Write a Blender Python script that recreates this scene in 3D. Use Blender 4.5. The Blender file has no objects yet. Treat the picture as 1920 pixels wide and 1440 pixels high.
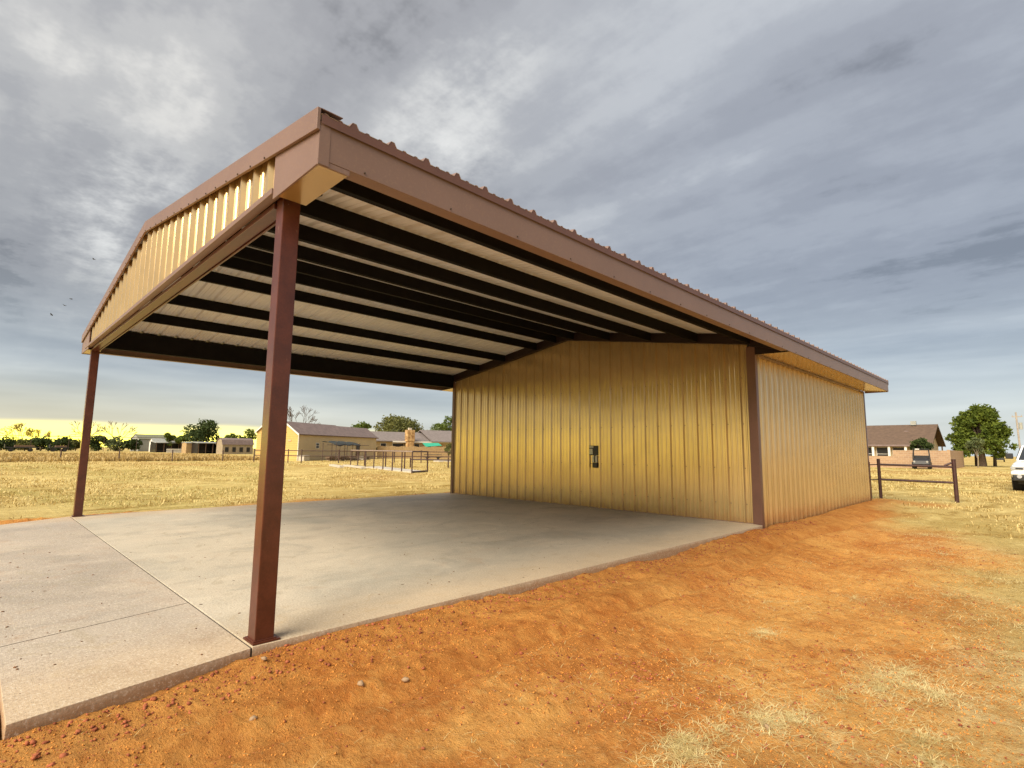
import bpy, math, random
import numpy as np
from mathutils import Matrix, Vector

random.seed(7)
rng = np.random.default_rng(7)
scene = bpy.context.scene
COL = scene.collection

# ------------------------------------------------------------------ camera
cam_d = bpy.data.cameras.new('camera')
cam = bpy.data.objects.new('camera', cam_d)
COL.objects.link(cam)
cam_d.sensor_width = 36.0
cam_d.lens = 18.743
cam_d.clip_start = 0.05
cam_d.clip_end = 2000.0
Rr = Vector((0.71076, 0.70335, 0.01047))
Ru = Vector((0.07873, -0.09434, 0.99242))
Rf = Vector((-0.69901, 0.70455, 0.12243))
cam.matrix_world = Matrix(((Rr.x, Ru.x, -Rf.x, 3.8169),
                           (Rr.y, Ru.y, -Rf.y, -1.4463),
                           (Rr.z, Ru.z, -Rf.z, 1.3227),
                           (0, 0, 0, 1)))
scene.camera = cam

# ------------------------------------------------------------------ exposure
scene.view_settings.view_transform = 'Standard'
scene.view_settings.look = 'None'
scene.view_settings.gamma = 1.0
scene.view_settings.use_curve_mapping = False
EXPO = 2.04
scene.view_settings.exposure = EXPO
KE = 2.0 ** EXPO

# ------------------------------------------------------------------ sun
SUN_AZ = math.radians(280)      # world azimuth the light comes from
SUN_EL = math.radians(40)
sd = bpy.data.lights.new('sun', 'SUN')
sd.energy = 1.5
sd.angle = math.radians(44)
sd.color = (1.0, 0.9, 0.74)
sun = bpy.data.objects.new('sun', sd)
COL.objects.link(sun)
sdir = Vector((math.cos(SUN_AZ) * math.cos(SUN_EL), math.sin(SUN_AZ) * math.cos(SUN_EL), math.sin(SUN_EL)))
sun.rotation_euler = sdir.to_track_quat('Z', 'Y').to_euler()
sun.location = sdir * 60

# ------------------------------------------------------------------ sky
world = bpy.data.worlds.new('World')
scene.world = world
world.use_nodes = True
world.cycles.sampling_method = 'MANUAL'
world.cycles.sample_map_resolution = 256
wt = world.node_tree
for n in list(wt.nodes):
    wt.nodes.remove(n)


class NT:
    """small helper to write node trees"""
    def __init__(self, tree):
        self.t = tree

    def n(self, typ, **kw):
        nd = self.t.nodes.new(typ)
        for k, v in kw.items():
            setattr(nd, k, v)
        return nd

    def _in(self, sock, v):
        if v is None:
            return
        if isinstance(v, bpy.types.NodeSocket):
            self.t.links.new(v, sock)
        elif isinstance(v, (tuple, list)):
            if len(v) == 3 and len(sock.default_value) == 4:
                v = (*v, 1.0)
            sock.default_value = v
        else:
            sock.default_value = v

    def math(self, op, a, b=None, c=None, clamp=False):
        nd = self.n('ShaderNodeMath', operation=op, use_clamp=clamp)
        self._in(nd.inputs[0], a)
        self._in(nd.inputs[1], b)
        self._in(nd.inputs[2], c)
        return nd.outputs[0]

    def vmath(self, op, a, b=None):
        nd = self.n('ShaderNodeVectorMath', operation=op)
        self._in(nd.inputs[0], a)
        self._in(nd.inputs[1], b)
        return nd.outputs['Value'] if op in ('DOT_PRODUCT', 'LENGTH') else nd.outputs['Vector']

    def mix(self, f, a, b, blend='MIX'):
        nd = self.n('ShaderNodeMix', data_type='RGBA', blend_type=blend)
        self._in(nd.inputs[0], f)
        self._in(nd.inputs[6], a)
        self._in(nd.inputs[7], b)
        return nd.outputs[2]

    def smooth(self, v, lo, hi, tlo=0.0, thi=1.0):
        nd = self.n('ShaderNodeMapRange', interpolation_type='SMOOTHSTEP')
        self._in(nd.inputs[0], v)
        self._in(nd.inputs[1], lo)
        self._in(nd.inputs[2], hi)
        self._in(nd.inputs[3], tlo)
        self._in(nd.inputs[4], thi)
        return nd.outputs[0]

    def noise(self, vec, scale, detail=4, rough=0.5, dist=0.0, dim='3D'):
        nd = self.n('ShaderNodeTexNoise', noise_dimensions=dim)
        self._in(nd.inputs['Vector'], vec)
        nd.inputs['Scale'].default_value = scale
        nd.inputs['Detail'].default_value = detail
        nd.inputs['Roughness'].default_value = rough
        nd.inputs['Distortion'].default_value = dist
        return nd.outputs[0]

    def mapping(self, vec, loc=(0, 0, 0), rot=(0, 0, 0), scale=(1, 1, 1)):
        nd = self.n('ShaderNodeMapping')
        self._in(nd.inputs[0], vec)
        nd.inputs[1].default_value = loc
        nd.inputs[2].default_value = rot
        nd.inputs[3].default_value = scale
        return nd.outputs[0]

    def xyz(self, vec):
        nd = self.n('ShaderNodeSeparateXYZ')
        self._in(nd.inputs[0], vec)
        return nd.outputs[0], nd.outputs[1], nd.outputs[2]

    def comb(self, x, y, z):
        nd = self.n('ShaderNodeCombineXYZ')
        for i, v in enumerate((x, y, z)):
            self._in(nd.inputs[i], v)
        return nd.outputs[0]


W = NT(wt)
SKY_STRENGTH = 0.1
tc = W.n('ShaderNodeTexCoord')
D = W.vmath('NORMALIZE', tc.outputs['Generated'])
dx, dy, dz = W.xyz(D)
dzp = W.math('MAXIMUM', dz, 0.0)
den = W.math('ADD', dzp, 0.13)
q = W.comb(W.math('DIVIDE', dx, den), W.math('DIVIDE', dy, den), 0.0)
# broad cloud masses and fine streaks drawn out by the wind
warp = W.noise(q, 0.9, 1, 0.5)
qw = W.vmath('ADD', q, W.comb(W.math('MULTIPLY', W.math('SUBTRACT', warp, 0.5), 0.8), 0.0, 0.0))
big = W.noise(W.mapping(qw, loc=(3.1, 1.3, 0), rot=(0, 0, math.radians(-150)), scale=(0.42, 0.85, 1)), 1.15, 5, 0.58, 0.0)
streak = W.noise(W.mapping(qw, loc=(7.0, 0.4, 0), rot=(0, 0, math.radians(-152)), scale=(0.28, 1.9, 1)), 1.5, 5, 0.55, 0.0)
puff = W.noise(W.mapping(q, loc=(1.7, 5.2, 2.0)), 2.0, 6, 0.66, 0.0)
west = W.smooth(W.vmath('DOT_PRODUCT', D, (math.cos(math.radians(206)), math.sin(math.radians(206)), 0.0)), 0.32, 0.97)
leftness = W.smooth(W.vmath('DOT_PRODUCT', D, (-0.94, -0.34, 0.0)), 0.0, 0.85)
cl = W.math('ADD', W.math('MULTIPLY', big, 0.5), W.math('MULTIPLY', streak, 0.32))
cl = W.math('ADD', cl, W.math('MULTIPLY', puff, W.math('ADD', 0.27, W.math('MULTIPLY', leftness, 0.2))))
cl = W.math('SUBTRACT', cl, W.math('MULTIPLY_ADD', leftness, 0.09, 0.075))
ramp = W.n('ShaderNodeValToRGB')
W._in(ramp.inputs[0], cl)
cr = ramp.color_ramp
cr.interpolation = 'EASE'
cr.elements[0].position = 0.365
cr.elements[0].color = (0.225, 0.225, 0.23, 1)
cr.elements[1].position = 0.64
cr.elements[1].color = (0.72, 0.72, 0.70, 1)
e = cr.elements.new(0.42); e.color = (0.34, 0.343, 0.355, 1)
e = cr.elements.new(0.48); e.color = (0.40, 0.405, 0.415, 1)
e = cr.elements.new(0.545); e.color = (0.50, 0.505, 0.505, 1)
# the north-east side of the deck is thinner and bluer
north = W.smooth(W.vmath('DOT_PRODUCT', D, (0.1, 0.995, 0.0)), 0.35, 1.0)
cloud = W.mix(W.math('MULTIPLY', north, 0.75), ramp.outputs[0], (0.94, 0.985, 1.06), 'MULTIPLY')
cloud = W.mix(W.math('MULTIPLY', leftness, 0.6), cloud, (1.06, 1.0, 0.91), 'MULTIPLY')
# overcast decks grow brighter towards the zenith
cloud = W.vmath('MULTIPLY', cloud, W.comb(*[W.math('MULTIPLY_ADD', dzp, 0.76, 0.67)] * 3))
# thin places in the deck where the light breaks through
brk = W.smooth(W.math('ADD', W.math('MULTIPLY', puff, 0.65), W.math('MULTIPLY', streak, 0.35)), 0.46, 0.66)
for (bx_, by_, bz_), w0, g_ in (((-0.585, 0.509, 0.631), 0.9925, 0.8), ((-0.69, 0.52, 0.503), 0.9885, 0.8), ((-0.93, 0.138, 0.341), 0.990, 0.85)):
    glow = W.smooth(W.vmath('DOT_PRODUCT', D, Vector((bx_, by_, bz_)).normalized()[:]), w0, 1.0)
    cloud = W.mix(W.math('MULTIPLY', W.math('MULTIPLY', glow, brk), g_), cloud, (0.90, 0.89, 0.84))
# flat stratus layers low above the horizon
lay = W.noise(W.comb(W.math('MULTIPLY', dx, 1.6), W.math('MULTIPLY', dy, 1.6), W.math('MULTIPLY', dz, 17.0)), 1.3, 3, 0.5, 0.0)
laycol = W.n('ShaderNodeValToRGB')
W._in(laycol.inputs[0], lay)
lr = laycol.color_ramp
lr.elements[0].position = 0.33
lr.elements[0].color = (0.285, 0.325, 0.375, 1)
lr.elements[1].position = 0.66
lr.elements[1].color = (0.60, 0.64, 0.655, 1)
low = W.smooth(dz, 0.07, 0.27, 1.0, 0.0)
body = W.mix(W.math('MULTIPLY', low, 0.88), cloud, laycol.outputs[0])
# the open strip under the cloud deck
edge = W.noise(W.comb(W.math('MULTIPLY', dx, 3.0), W.math('MULTIPLY', dy, 3.0), W.math('MULTIPLY', dz, 3.0)), 1.2, 2, 0.55)
dzj = W.math('ADD', dz, W.math('MULTIPLY', W.math('SUBTRACT', edge, 0.5), 0.022))
strip = W.smooth(dzj, 0.012, 0.04, 1.0, 0.0)
halo = W.smooth(dzj, 0.03, 0.13, 1.0, 0.0)
stripcol = W.mix(west, (0.62, 0.68, 0.70), (5.4, 4.6, 0.46))
body = W.mix(W.math('MULTIPLY', halo, 0.42), body, W.mix(west, (0.66, 0.68, 0.66), (0.95, 0.80, 0.42)))
body = W.mix(strip, body, stripcol)
# clear Nishita sky above the deck lends its share of light
nish = W.n('ShaderNodeTexSky', sky_type='NISHITA')
nish.sun_disc = False
nish.sun_elevation = SUN_EL
nish.sun_rotation = math.pi / 2 - SUN_AZ
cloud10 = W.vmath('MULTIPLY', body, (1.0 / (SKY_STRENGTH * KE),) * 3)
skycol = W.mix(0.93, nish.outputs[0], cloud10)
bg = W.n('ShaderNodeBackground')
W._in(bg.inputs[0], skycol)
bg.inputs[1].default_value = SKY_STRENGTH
wo = W.n('ShaderNodeOutputWorld')
wt.links.new(bg.outputs[0], wo.inputs[0])

# ------------------------------------------------------------------ render defaults
scene.render.engine = 'CYCLES'
scene.cycles.max_bounces = 5
scene.cycles.diffuse_bounces = 3
scene.cycles.glossy_bounces = 3
scene.cycles.use_denoising = True
scene.cycles.denoiser = 'OPENIMAGEDENOISE'
scene.cycles.denoising_input_passes = 'RGB_ALBEDO_NORMAL'
scene.cycles.denoising_prefilter = 'NONE'
scene.render.filter_size = 1.15


# ================================================================== helpers
class MB:
    """collects faces for ONE mesh object"""
    def __init__(self):
        self.v = []
        self.f = []

    def quad(self, a, b, c, d):
        i = len(self.v)
        self.v += [a, b, c, d]
        self.f.append((i, i + 1, i + 2, i + 3))
        return self

    def poly(self, pts):
        i = len(self.v)
        self.v += list(pts)
        self.f.append(tuple(range(i, i + len(pts))))
        return self

    def hexa(self, p):
        """8 points: bottom ring 0-3, top ring 4-7"""
        i = len(self.v)
        self.v += list(p)
        for q_ in ((0, 3, 2, 1), (4, 5, 6, 7), (0, 1, 5, 4), (1, 2, 6, 5), (2, 3, 7, 6), (3, 0, 4, 7)):
            self.f.append(tuple(i + k for k in q_))
        return self

    def box(self, x0, x1, y0, y1, z0, z1):
        return self.hexa([(x0, y0, z0), (x1, y0, z0), (x1, y1, z0), (x0, y1, z0),
                          (x0, y0, z1), (x1, y0, z1), (x1, y1, z1), (x0, y1, z1)])

    def prism(self, prof, axis, a, b):
        """extrude a closed 2-D profile along an axis (0,1,2)"""
        def P(u, v, w):
            return (w, u, v) if axis == 0 else ((u, w, v) if axis == 1 else (u, v, w))
        n = len(prof)
        i = len(self.v)
        self.v += [P(u, v, a) for u, v in prof] + [P(u, v, b) for u, v in prof]
        for k in range(n):
            l = (k + 1) % n
            self.f.append((i + k, i + l, i + n + l, i + n + k))
        self.f.append(tuple(i + k for k in reversed(range(n))))
        self.f.append(tuple(i + n + k for k in range(n)))
        return self

    def tube(self, a, b, r0, r1=None, n=8, cap=True):
        r1 = r0 if r1 is None else r1
        a = Vector(a); b = Vector(b)
        d = (b - a)
        if d.length < 1e-6:
            return self
        d.normalize()
        s = d.orthogonal().normalized()
        t = d.cross(s)
        i = len(self.v)
        for c, r in ((a, r0), (b, r1)):
            for k in range(n):
                an = 2 * math.pi * k / n
                self.v.append(tuple(c + s * (r * math.cos(an)) + t * (r * math.sin(an))))
        for k in range(n):
            l = (k + 1) % n
            self.f.append((i + k, i + l, i + n + l, i + n + k))
        if cap:
            self.f.append(tuple(i + k for k in reversed(range(n))))
            self.f.append(tuple(i + n + k for k in range(n)))
        return self

    def strip(self, cols):
        """cols: list of (bottom point, top point); one open sheet"""
        i = len(self.v)
        for a, b in cols:
            self.v += [a, b]
        for k in range(len(cols) - 1):
            j = i + 2 * k
            self.f.append((j, j + 2, j + 3, j + 1))
        return self

    def build(self, name, mat, parent=None, smooth=False, bevel=0.0, kind=None, label=None, cat=None, group=None, col=None):
        me = bpy.data.meshes.new(name)
        me.from_pydata([tuple(p) for p in self.v], [], self.f)
        me.materials.append(mat)
        if smooth:
            me.shade_smooth()
        return link(name, me, parent, bevel, kind, label, cat, group)


def link(name, me, parent=None, bevel=0.0, kind=None, label=None, cat=None, group=None):
    o = bpy.data.objects.new(name, me)
    COL.objects.link(o)
    if parent is not None:
        o.parent = parent
    if bevel:
        m = o.modifiers.new('bevel', 'BEVEL')
        m.width = bevel
        m.segments = 2
        m.limit_method = 'ANGLE'
    if kind: o['kind'] = kind
    if label: o['label'] = label
    if cat: o['category'] = cat
    if group: o['group'] = group
    return o


def thing(name, label, cat, loc=(0, 0, 0), rz=0.0, group=None):
    o = bpy.data.objects.new(name, None)
    o.empty_display_size = 0.2
    COL.objects.link(o)
    o.location = loc
    o.rotation_euler = (0, 0, rz)
    o['label'] = label
    o['category'] = cat
    if group: o['group'] = group
    return o


def np_mesh(name, verts, faces, mat, smooth=False):
    """verts (N,3), faces (M,k) numpy"""
    me = bpy.data.meshes.new(name)
    N, M, k = len(verts), len(faces), faces.shape[1]
    me.vertices.add(N)
    me.vertices.foreach_set('co', np.ascontiguousarray(verts, np.float32).ravel())
    me.loops.add(M * k)
    me.loops.foreach_set('vertex_index', np.ascontiguousarray(faces, np.int32).ravel())
    me.polygons.add(M)
    me.polygons.foreach_set('loop_start', np.arange(0, M * k, k, dtype=np.int32))
    me.polygons.foreach_set('loop_total', np.full(M, k, np.int32))
    me.update(calc_edges=True)
    me.validate()
    me.materials.append(mat)
    if smooth:
        me.shade_smooth()
    return me


# value noise for relief
_tab = rng.random((256, 256))


def vnoise(x, y):
    xi = np.floor(x).astype(int); yi = np.floor(y).astype(int)
    fx = x - xi; fy = y - yi
    fx = fx * fx * (3 - 2 * fx); fy = fy * fy * (3 - 2 * fy)
    a = _tab[xi & 255, yi & 255]; b = _tab[(xi + 1) & 255, yi & 255]
    c = _tab[xi & 255, (yi + 1) & 255]; d = _tab[(xi + 1) & 255, (yi + 1) & 255]
    return (a * (1 - fx) + b * fx) * (1 - fy) + (c * (1 - fx) + d * fx) * fy - 0.5


def fbm(x, y, sc, octv=4, g=0.5):
    s = 0.0; amp = 1.0
    for k in range(octv):
        s = s + amp * vnoise(x * sc + 17.3 * k, y * sc + 9.1 * k)
        sc *= 2.03; amp *= g
    return s


def sstep(v, a, b):
    t = np.clip((v - a) / (b - a), 0, 1)
    return t * t * (3 - 2 * t)


# ================================================================== materials
def mat_new(name):
    m = bpy.data.materials.new(name)
    m.use_nodes = True
    t = m.node_tree
    b = t.nodes['Principled BSDF']
    return m, NT(t), b


def mat_plain(name, col, rough=0.6, metal=0.0, var=0.12, scale=3.0, spec=0.5, bump=0.0, bscale=60.0):
    m, T, b = mat_new(name)
    co = T.n('ShaderNodeTexCoord').outputs['Object']
    n1 = T.noise(co, scale, 5, 0.6)
    n2 = T.noise(co, scale * 11, 3, 0.6)
    f = T.math('ADD', T.math('MULTIPLY', n1, 0.7), T.math('MULTIPLY', n2, 0.3))
    f = T.smooth(f, 0.3, 0.7)
    lo = tuple(c * (1 - var) for c in col); hi = tuple(min(1, c * (1 + var)) for c in col)
    T._in(b.inputs['Base Color'], T.mix(f, lo, hi))
    b.inputs['Metallic'].default_value = metal
    T._in(b.inputs['Roughness'], T.math('ADD', rough - 0.05, T.math('MULTIPLY', n1, 0.1)))
    b.inputs['Specular IOR Level'].default_value = spec
    if bump:
        bn = T.n('ShaderNodeBump')
        bn.inputs['Strength'].default_value = bump
        bn.inputs['Distance'].default_value = 0.01
        T._in(bn.inputs['Height'], T.noise(co, bscale, 4, 0.6))
        T._in(b.inputs['Normal'], bn.outputs[0])
    return m


def mat_sheet(name, col, rough, metal, splash=False, wav=0.06, spec=0.5):
    """painted steel sheet with slight oil-canning and dust"""
    m, T, b = mat_new(name)
    co = T.n('ShaderNodeTexCoord').outputs['Object']
    n1 = T.noise(co, 1.3, 4, 0.6)
    n2 = T.noise(co, 45.0, 3, 0.6)
    c = T.mix(T.smooth(n1, 0.3, 0.7), tuple(x * 0.94 for x in col), tuple(x * 1.05 for x in col))
    c = T.mix(T.math('MULTIPLY', T.smooth(n2, 0.5, 0.8), 0.12), c, (0.5, 0.36, 0.2))
    if splash:      # red dirt splashed up the foot of the sheets by rain
        zc = T.math('ADD', T.xyz(co)[2], T.math('MULTIPLY', T.math('SUBTRACT', T.noise(co, 5.0, 5, 0.7), 0.5), 0.5))
        c = T.mix(T.math('MULTIPLY', T.smooth(zc, 0.28, -0.05), 0.45), c, (0.42, 0.20, 0.07))
    T._in(b.inputs['Base Color'], c)
    b.inputs['Metallic'].default_value = metal
    b.inputs['Specular IOR Level'].default_value = spec
    T._in(b.inputs['Roughness'], T.math('ADD', rough - 0.04, T.math('MULTIPLY', T.noise(co, 6.0, 4, 0.6), 0.08)))
    bn = T.n('ShaderNodeBump')
    bn.inputs['Strength'].default_value = wav
    bn.inputs['Distance'].default_value = 0.05
    T._in(bn.inputs['Height'], T.noise(co, 1.6, 2, 0.5))
    T._in(b.inputs['Normal'], bn.outputs[0])
    return m


M = {}
M['wall'] = mat_sheet('tan_steel', (0.61, 0.44, 0.215), 0.2, 0.56, splash=True)
M['wall_side'] = mat_sheet('tan_steel_side', (0.60, 0.40, 0.17), 0.36, 0.18)
M['gable'] = mat_sheet('tan_steel_gable', (0.46, 0.31, 0.135), 0.4, 0.1)
M['roof'] = mat_sheet('roof_steel', (0.66, 0.67, 0.68), 0.5, 0.1)
M['trim'] = mat_sheet('brown_trim', (0.225, 0.14, 0.108), 0.42, 0.1, wav=0.03)
M['post'] = mat_plain('red_brown_paint', (0.095, 0.026, 0.013), 0.3, 0.0, 0.25, 6.0, bump=0.05)
_T = NT(M['post'].node_tree)
_co = _T.n('ShaderNodeTexCoord').outputs['Object']
_b = M['post'].node_tree.nodes['Principled BSDF']
_src = _b.inputs['Base Color'].links[0].from_socket
_T._in(_b.inputs['Base Color'], _T.mix(_T.math('MULTIPLY', _T.smooth(_T.noise(_T.mapping(_co, scale=(9, 9, 2.2)), 3.0, 6, 0.75), 0.655, 0.70), 0.55), _src, (0.36, 0.25, 0.18)))
M['beam'] = mat_plain('dark_red_primer', (0.016, 0.006, 0.005), 0.6, 0.0, 0.3, 5.0, spec=0.3)
M['purlin'] = mat_plain('black_steel', (0.007, 0.006, 0.006), 0.7, 0.0, 0.3, 5.0, spec=0.12)
M['soffit'] = mat_sheet('tan_soffit', (0.50, 0.31, 0.11), 0.45, 0.05)
M['brown'] = mat_plain('dark_brown_trim', (0.135, 0.062, 0.042), 0.4, 0.0, 0.1, 3.0)
M['screw'] = mat_plain('screw_steel', (0.09, 0.06, 0.04), 0.5, 0.3)
M['lock'] = mat_plain('lock_black', (0.03, 0.028, 0.022), 0.45, 0.2)
M['lockplate'] = mat_plain('lock_grey', (0.42, 0.40, 0.33), 0.4, 0.5)
M['muck'] = mat_plain('tracked_dirt', (0.16, 0.075, 0.035), 0.95, 0, 0.4, 20.0, spec=0.1)
M['joint'] = mat_plain('joint_fill', (0.05, 0.04, 0.03), 0.9)

# concrete
def mat_concrete(name, lo, hi, broom):
    m, T, b = mat_new(name)
    co = T.n('ShaderNodeTexCoord').outputs['Object']
    n1 = T.noise(co, 0.42, 6, 0.6, 0.6)
    n2 = T.noise(T.mapping(co, scale=(1.35, 0.95, 1), rot=(0, 0, 0.5)), 1.0, 7, 0.66, 0.7)
    n3 = T.noise(co, 60.0, 5, 0.8)
    n4 = T.noise(co, 3.1, 7, 0.7, 1.0)
    c = T.mix(T.smooth(n1, 0.33, 0.66), lo, hi)
    c = T.mix(T.math('MULTIPLY', T.smooth(n2, 0.50, 0.64), 0.45), c, tuple(x * 0.72 for x in lo))
    c = T.mix(T.math('MULTIPLY', T.smooth(n2, 0.47, 0.34), 0.4), c, tuple(min(0.75, x * 1.22) for x in hi))
    c = T.mix(T.math('MULTIPLY', T.smooth(n4, 0.54, 0.68), 0.5), c, (0.34, 0.28, 0.19))
    ox, oy, oz = T.xyz(co)
    jit = T.math('MULTIPLY', T.math('SUBTRACT', n4, 0.5), 0.9)
    dusty = T.math('MAXIMUM', T.smooth(T.math('ADD', ox, jit), -1.1, 0.05), T.smooth(T.math('ADD', ox, jit), -8.1, -9.2))
    c = T.mix(T.math('MULTIPLY', dusty, 0.5), c, (0.62, 0.43, 0.23))
    # mud splashed on the cut edge
    c = T.mix(T.math('MULTIPLY', T.smooth(T.math('ADD', oz, T.math('MULTIPLY', T.math('SUBTRACT', n4, 0.5), 0.12)), 0.0, -0.06), 0.85), c, (0.36, 0.20, 0.09))
    c = T.mix(T.math('MULTIPLY', T.smooth(n3, 0.53, 0.64), 0.65), c, (0.25, 0.195, 0.135))
    c = T.mix(T.math('MULTIPLY', T.smooth(n3, 0.47, 0.36), 0.6), c, (0.74, 0.67, 0.54))
    # dark pits and dropped dirt crumbs
    vo = T.n('ShaderNodeTexVoronoi'); vo.inputs['Scale'].default_value = 4.5
    T._in(vo.inputs['Vector'], co)
    c = T.mix(T.math('MULTIPLY', T.smooth(vo.outputs['Distance'], 0.085, 0.045), T.smooth(T.noise(co, 1.7, 2), 0.5, 0.6)), c, (0.12, 0.075, 0.045))
    T._in(b.inputs['Base Color'], c)
    T._in(b.inputs['Roughness'], T.math('ADD', 0.48, T.math('MULTIPLY', n4, 0.4)))
    bn = T.n('ShaderNodeBump'); bn.inputs['Strength'].default_value = 0.45; bn.inputs['Distance'].default_value = 0.006
    h = T.math('ADD', T.math('MULTIPLY', n3, 0.9), T.math('MULTIPLY', n4, 1.3))
    if broom:
        h = T.math('ADD', h, T.math('MULTIPLY', T.noise(T.mapping(co, scale=(3.0, 170.0, 1)), 1.0, 3, 0.6), 0.4))
    T._in(bn.inputs['Height'], h)
    T._in(b.inputs['Normal'], bn.outputs[0])
    return m


M['concrete'] = mat_concrete('concrete', (0.42, 0.385, 0.31), (0.55, 0.48, 0.37), False)
M['concrete_apron'] = mat_concrete('concrete_apron', (0.39, 0.335, 0.275), (0.475, 0.40, 0.315), True)

# ground: red dirt where the building pad was graded, dry mown pasture elsewhere
m, T, b = mat_new('ground')
co = T.n('ShaderNodeTexCoord').outputs['Object']
at = T.n('ShaderNodeAttribute', attribute_name='dirt')
dm = at.outputs['Fac']
n1 = T.noise(co, 0.7, 6, 0.62, 0.5)
n2 = T.noise(co, 6.0, 6, 0.65, 0.3)
n3 = T.noise(co, 33.0, 6, 0.75)
n4 = T.noise(co, 110.0, 4, 0.75)
n0 = T.noise(T.mapping(co, scale=(1.0, 0.55, 1)), 0.42, 5, 0.6, 0.8)
dc = T.mix(T.smooth(n1, 0.34, 0.62), (0.49, 0.185, 0.042), (0.69, 0.35, 0.095))
dc = T.mix(T.math('MULTIPLY', T.smooth(n0, 0.50, 0.66), 0.65), dc, (0.76, 0.46, 0.16))
dc = T.mix(T.math('MULTIPLY', T.smooth(n0, 0.45, 0.34), 0.4), dc, (0.42, 0.13, 0.025))
dc = T.mix(T.math('MULTIPLY', T.smooth(n2, 0.5, 0.72), 0.7), dc, (0.72, 0.40, 0.12))
dc = T.mix(T.math('MULTIPLY', T.smooth(n2, 0.45, 0.30), 0.6), dc, (0.34, 0.105, 0.022))
dc = T.mix(T.math('MULTIPLY', T.smooth(n3, 0.53, 0.68), 0.6), dc, (0.74, 0.42, 0.16))
dc = T.mix(T.math('MULTIPLY', T.smooth(n3, 0.46, 0.33), 0.6), dc, (0.29, 0.085, 0.02))
dc = T.mix(T.math('MULTIPLY', T.smooth(n4, 0.62, 0.8), 0.5), dc, (0.75, 0.50, 0.24))
g1 = T.noise(T.mapping(co, scale=(0.55, 1.0, 1)), 0.16, 6, 0.6, 0.3)
g2 = T.noise(T.mapping(co, scale=(1.6, 0.7, 1), rot=(0, 0, 0.2)), 1.1, 6, 0.68, 0.3)
g3 = T.noise(co, 9.0, 5, 0.7)
gc = T.mix(T.smooth(g1, 0.35, 0.65), (0.43, 0.30, 0.095), (0.62, 0.47, 0.18))
g0 = T.noise(T.mapping(co, scale=(0.5, 1.0, 1)), 0.11, 4, 0.6, 0.5)
gc = T.mix(T.math('MULTIPLY', T.smooth(g0, 0.52, 0.64), 0.55), gc, (0.36, 0.30, 0.085))
gc = T.mix(T.math('MULTIPLY', T.smooth(g0, 0.46, 0.36), 0.6), gc, (0.42, 0.235, 0.075))
gc = T.mix(T.math('MULTIPLY', T.smooth(g2, 0.5, 0.7), 0.75), gc, (0.74, 0.60, 0.25))
gc = T.mix(T.math('MULTIPLY', T.smooth(g2, 0.48, 0.34), 0.8), gc, (0.27, 0.165, 0.035))
gc = T.mix(T.math('MULTIPLY', T.smooth(g3, 0.45, 0.3), 0.55), gc, (0.20, 0.12, 0.03))
gc = T.mix(T.math('MULTIPLY', T.smooth(g3, 0.58, 0.75), 0.45), gc, (0.70, 0.56, 0.26))
fr = T.n('ShaderNodeAttribute', attribute_name='fresh').outputs['Fac']
dc = T.mix(T.math('MULTIPLY', fr, 0.55), dc, T.mix(T.smooth(n2, 0.35, 0.65), (0.39, 0.13, 0.026), (0.56, 0.235, 0.052)))
th = T.n('ShaderNodeAttribute', attribute_name='thatch').outputs['Fac']
dc = T.mix(T.math('MULTIPLY', T.smooth(T.math('ADD', th, T.math('MULTIPLY', T.math('SUBTRACT', n3, 0.5), 1.3)), 0.3, 0.75), 0.75), dc, T.mix(T.smooth(n2, 0.4, 0.62), (0.60, 0.40, 0.15), (0.74, 0.60, 0.30)))
T._in(b.inputs['Base Color'], T.mix(dm, gc, dc))
b.inputs['Roughness'].default_value = 0.95
b.inputs['Specular IOR Level'].default_value = 0.1
bn = T.n('ShaderNodeBump'); bn.inputs['Strength'].default_value = 1.0; bn.inputs['Distance'].default_value = 0.036
hh = T.math('ADD', T.math('MULTIPLY', n3, 0.7), T.math('ADD', T.math('MULTIPLY', n4, 0.35), T.math('MULTIPLY', n2, 0.9)))
T._in(bn.inputs['Height'], hh)
T._in(b.inputs['Normal'], bn.outputs[0])
M['ground'] = m


def mat_leaf(name, lo, hi, trans=0.25, scale=0.8):
    m, T, b = mat_new(name)
    co = T.n('ShaderNodeTexCoord').outputs['Object']
    n1 = T.noise(co, scale, 4, 0.6)
    n2 = T.noise(co, scale * 9, 3, 0.6)
    f = T.smooth(T.math('ADD', T.math('MULTIPLY', n1, 0.55), T.math('MULTIPLY', n2, 0.45)), 0.36, 0.64)
    c = T.mix(f, lo, hi)
    T._in(b.inputs['Base Color'], c)
    b.inputs['Roughness'].default_value = 0.75
    b.inputs['Specular IOR Level'].default_value = 0.25
    tr = T.n('ShaderNodeBsdfTranslucent')
    T._in(tr.inputs[0], c)
    mx = T.n('ShaderNodeMixShader'); mx.inputs[0].default_value = trans
    T.t.links.new(b.outputs[0], mx.inputs[1]); T.t.links.new(tr.outputs[0], mx.inputs[2])
    T.t.links.new(mx.outputs[0], T.t.nodes['Material Output'].inputs[0])
    return m


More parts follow.
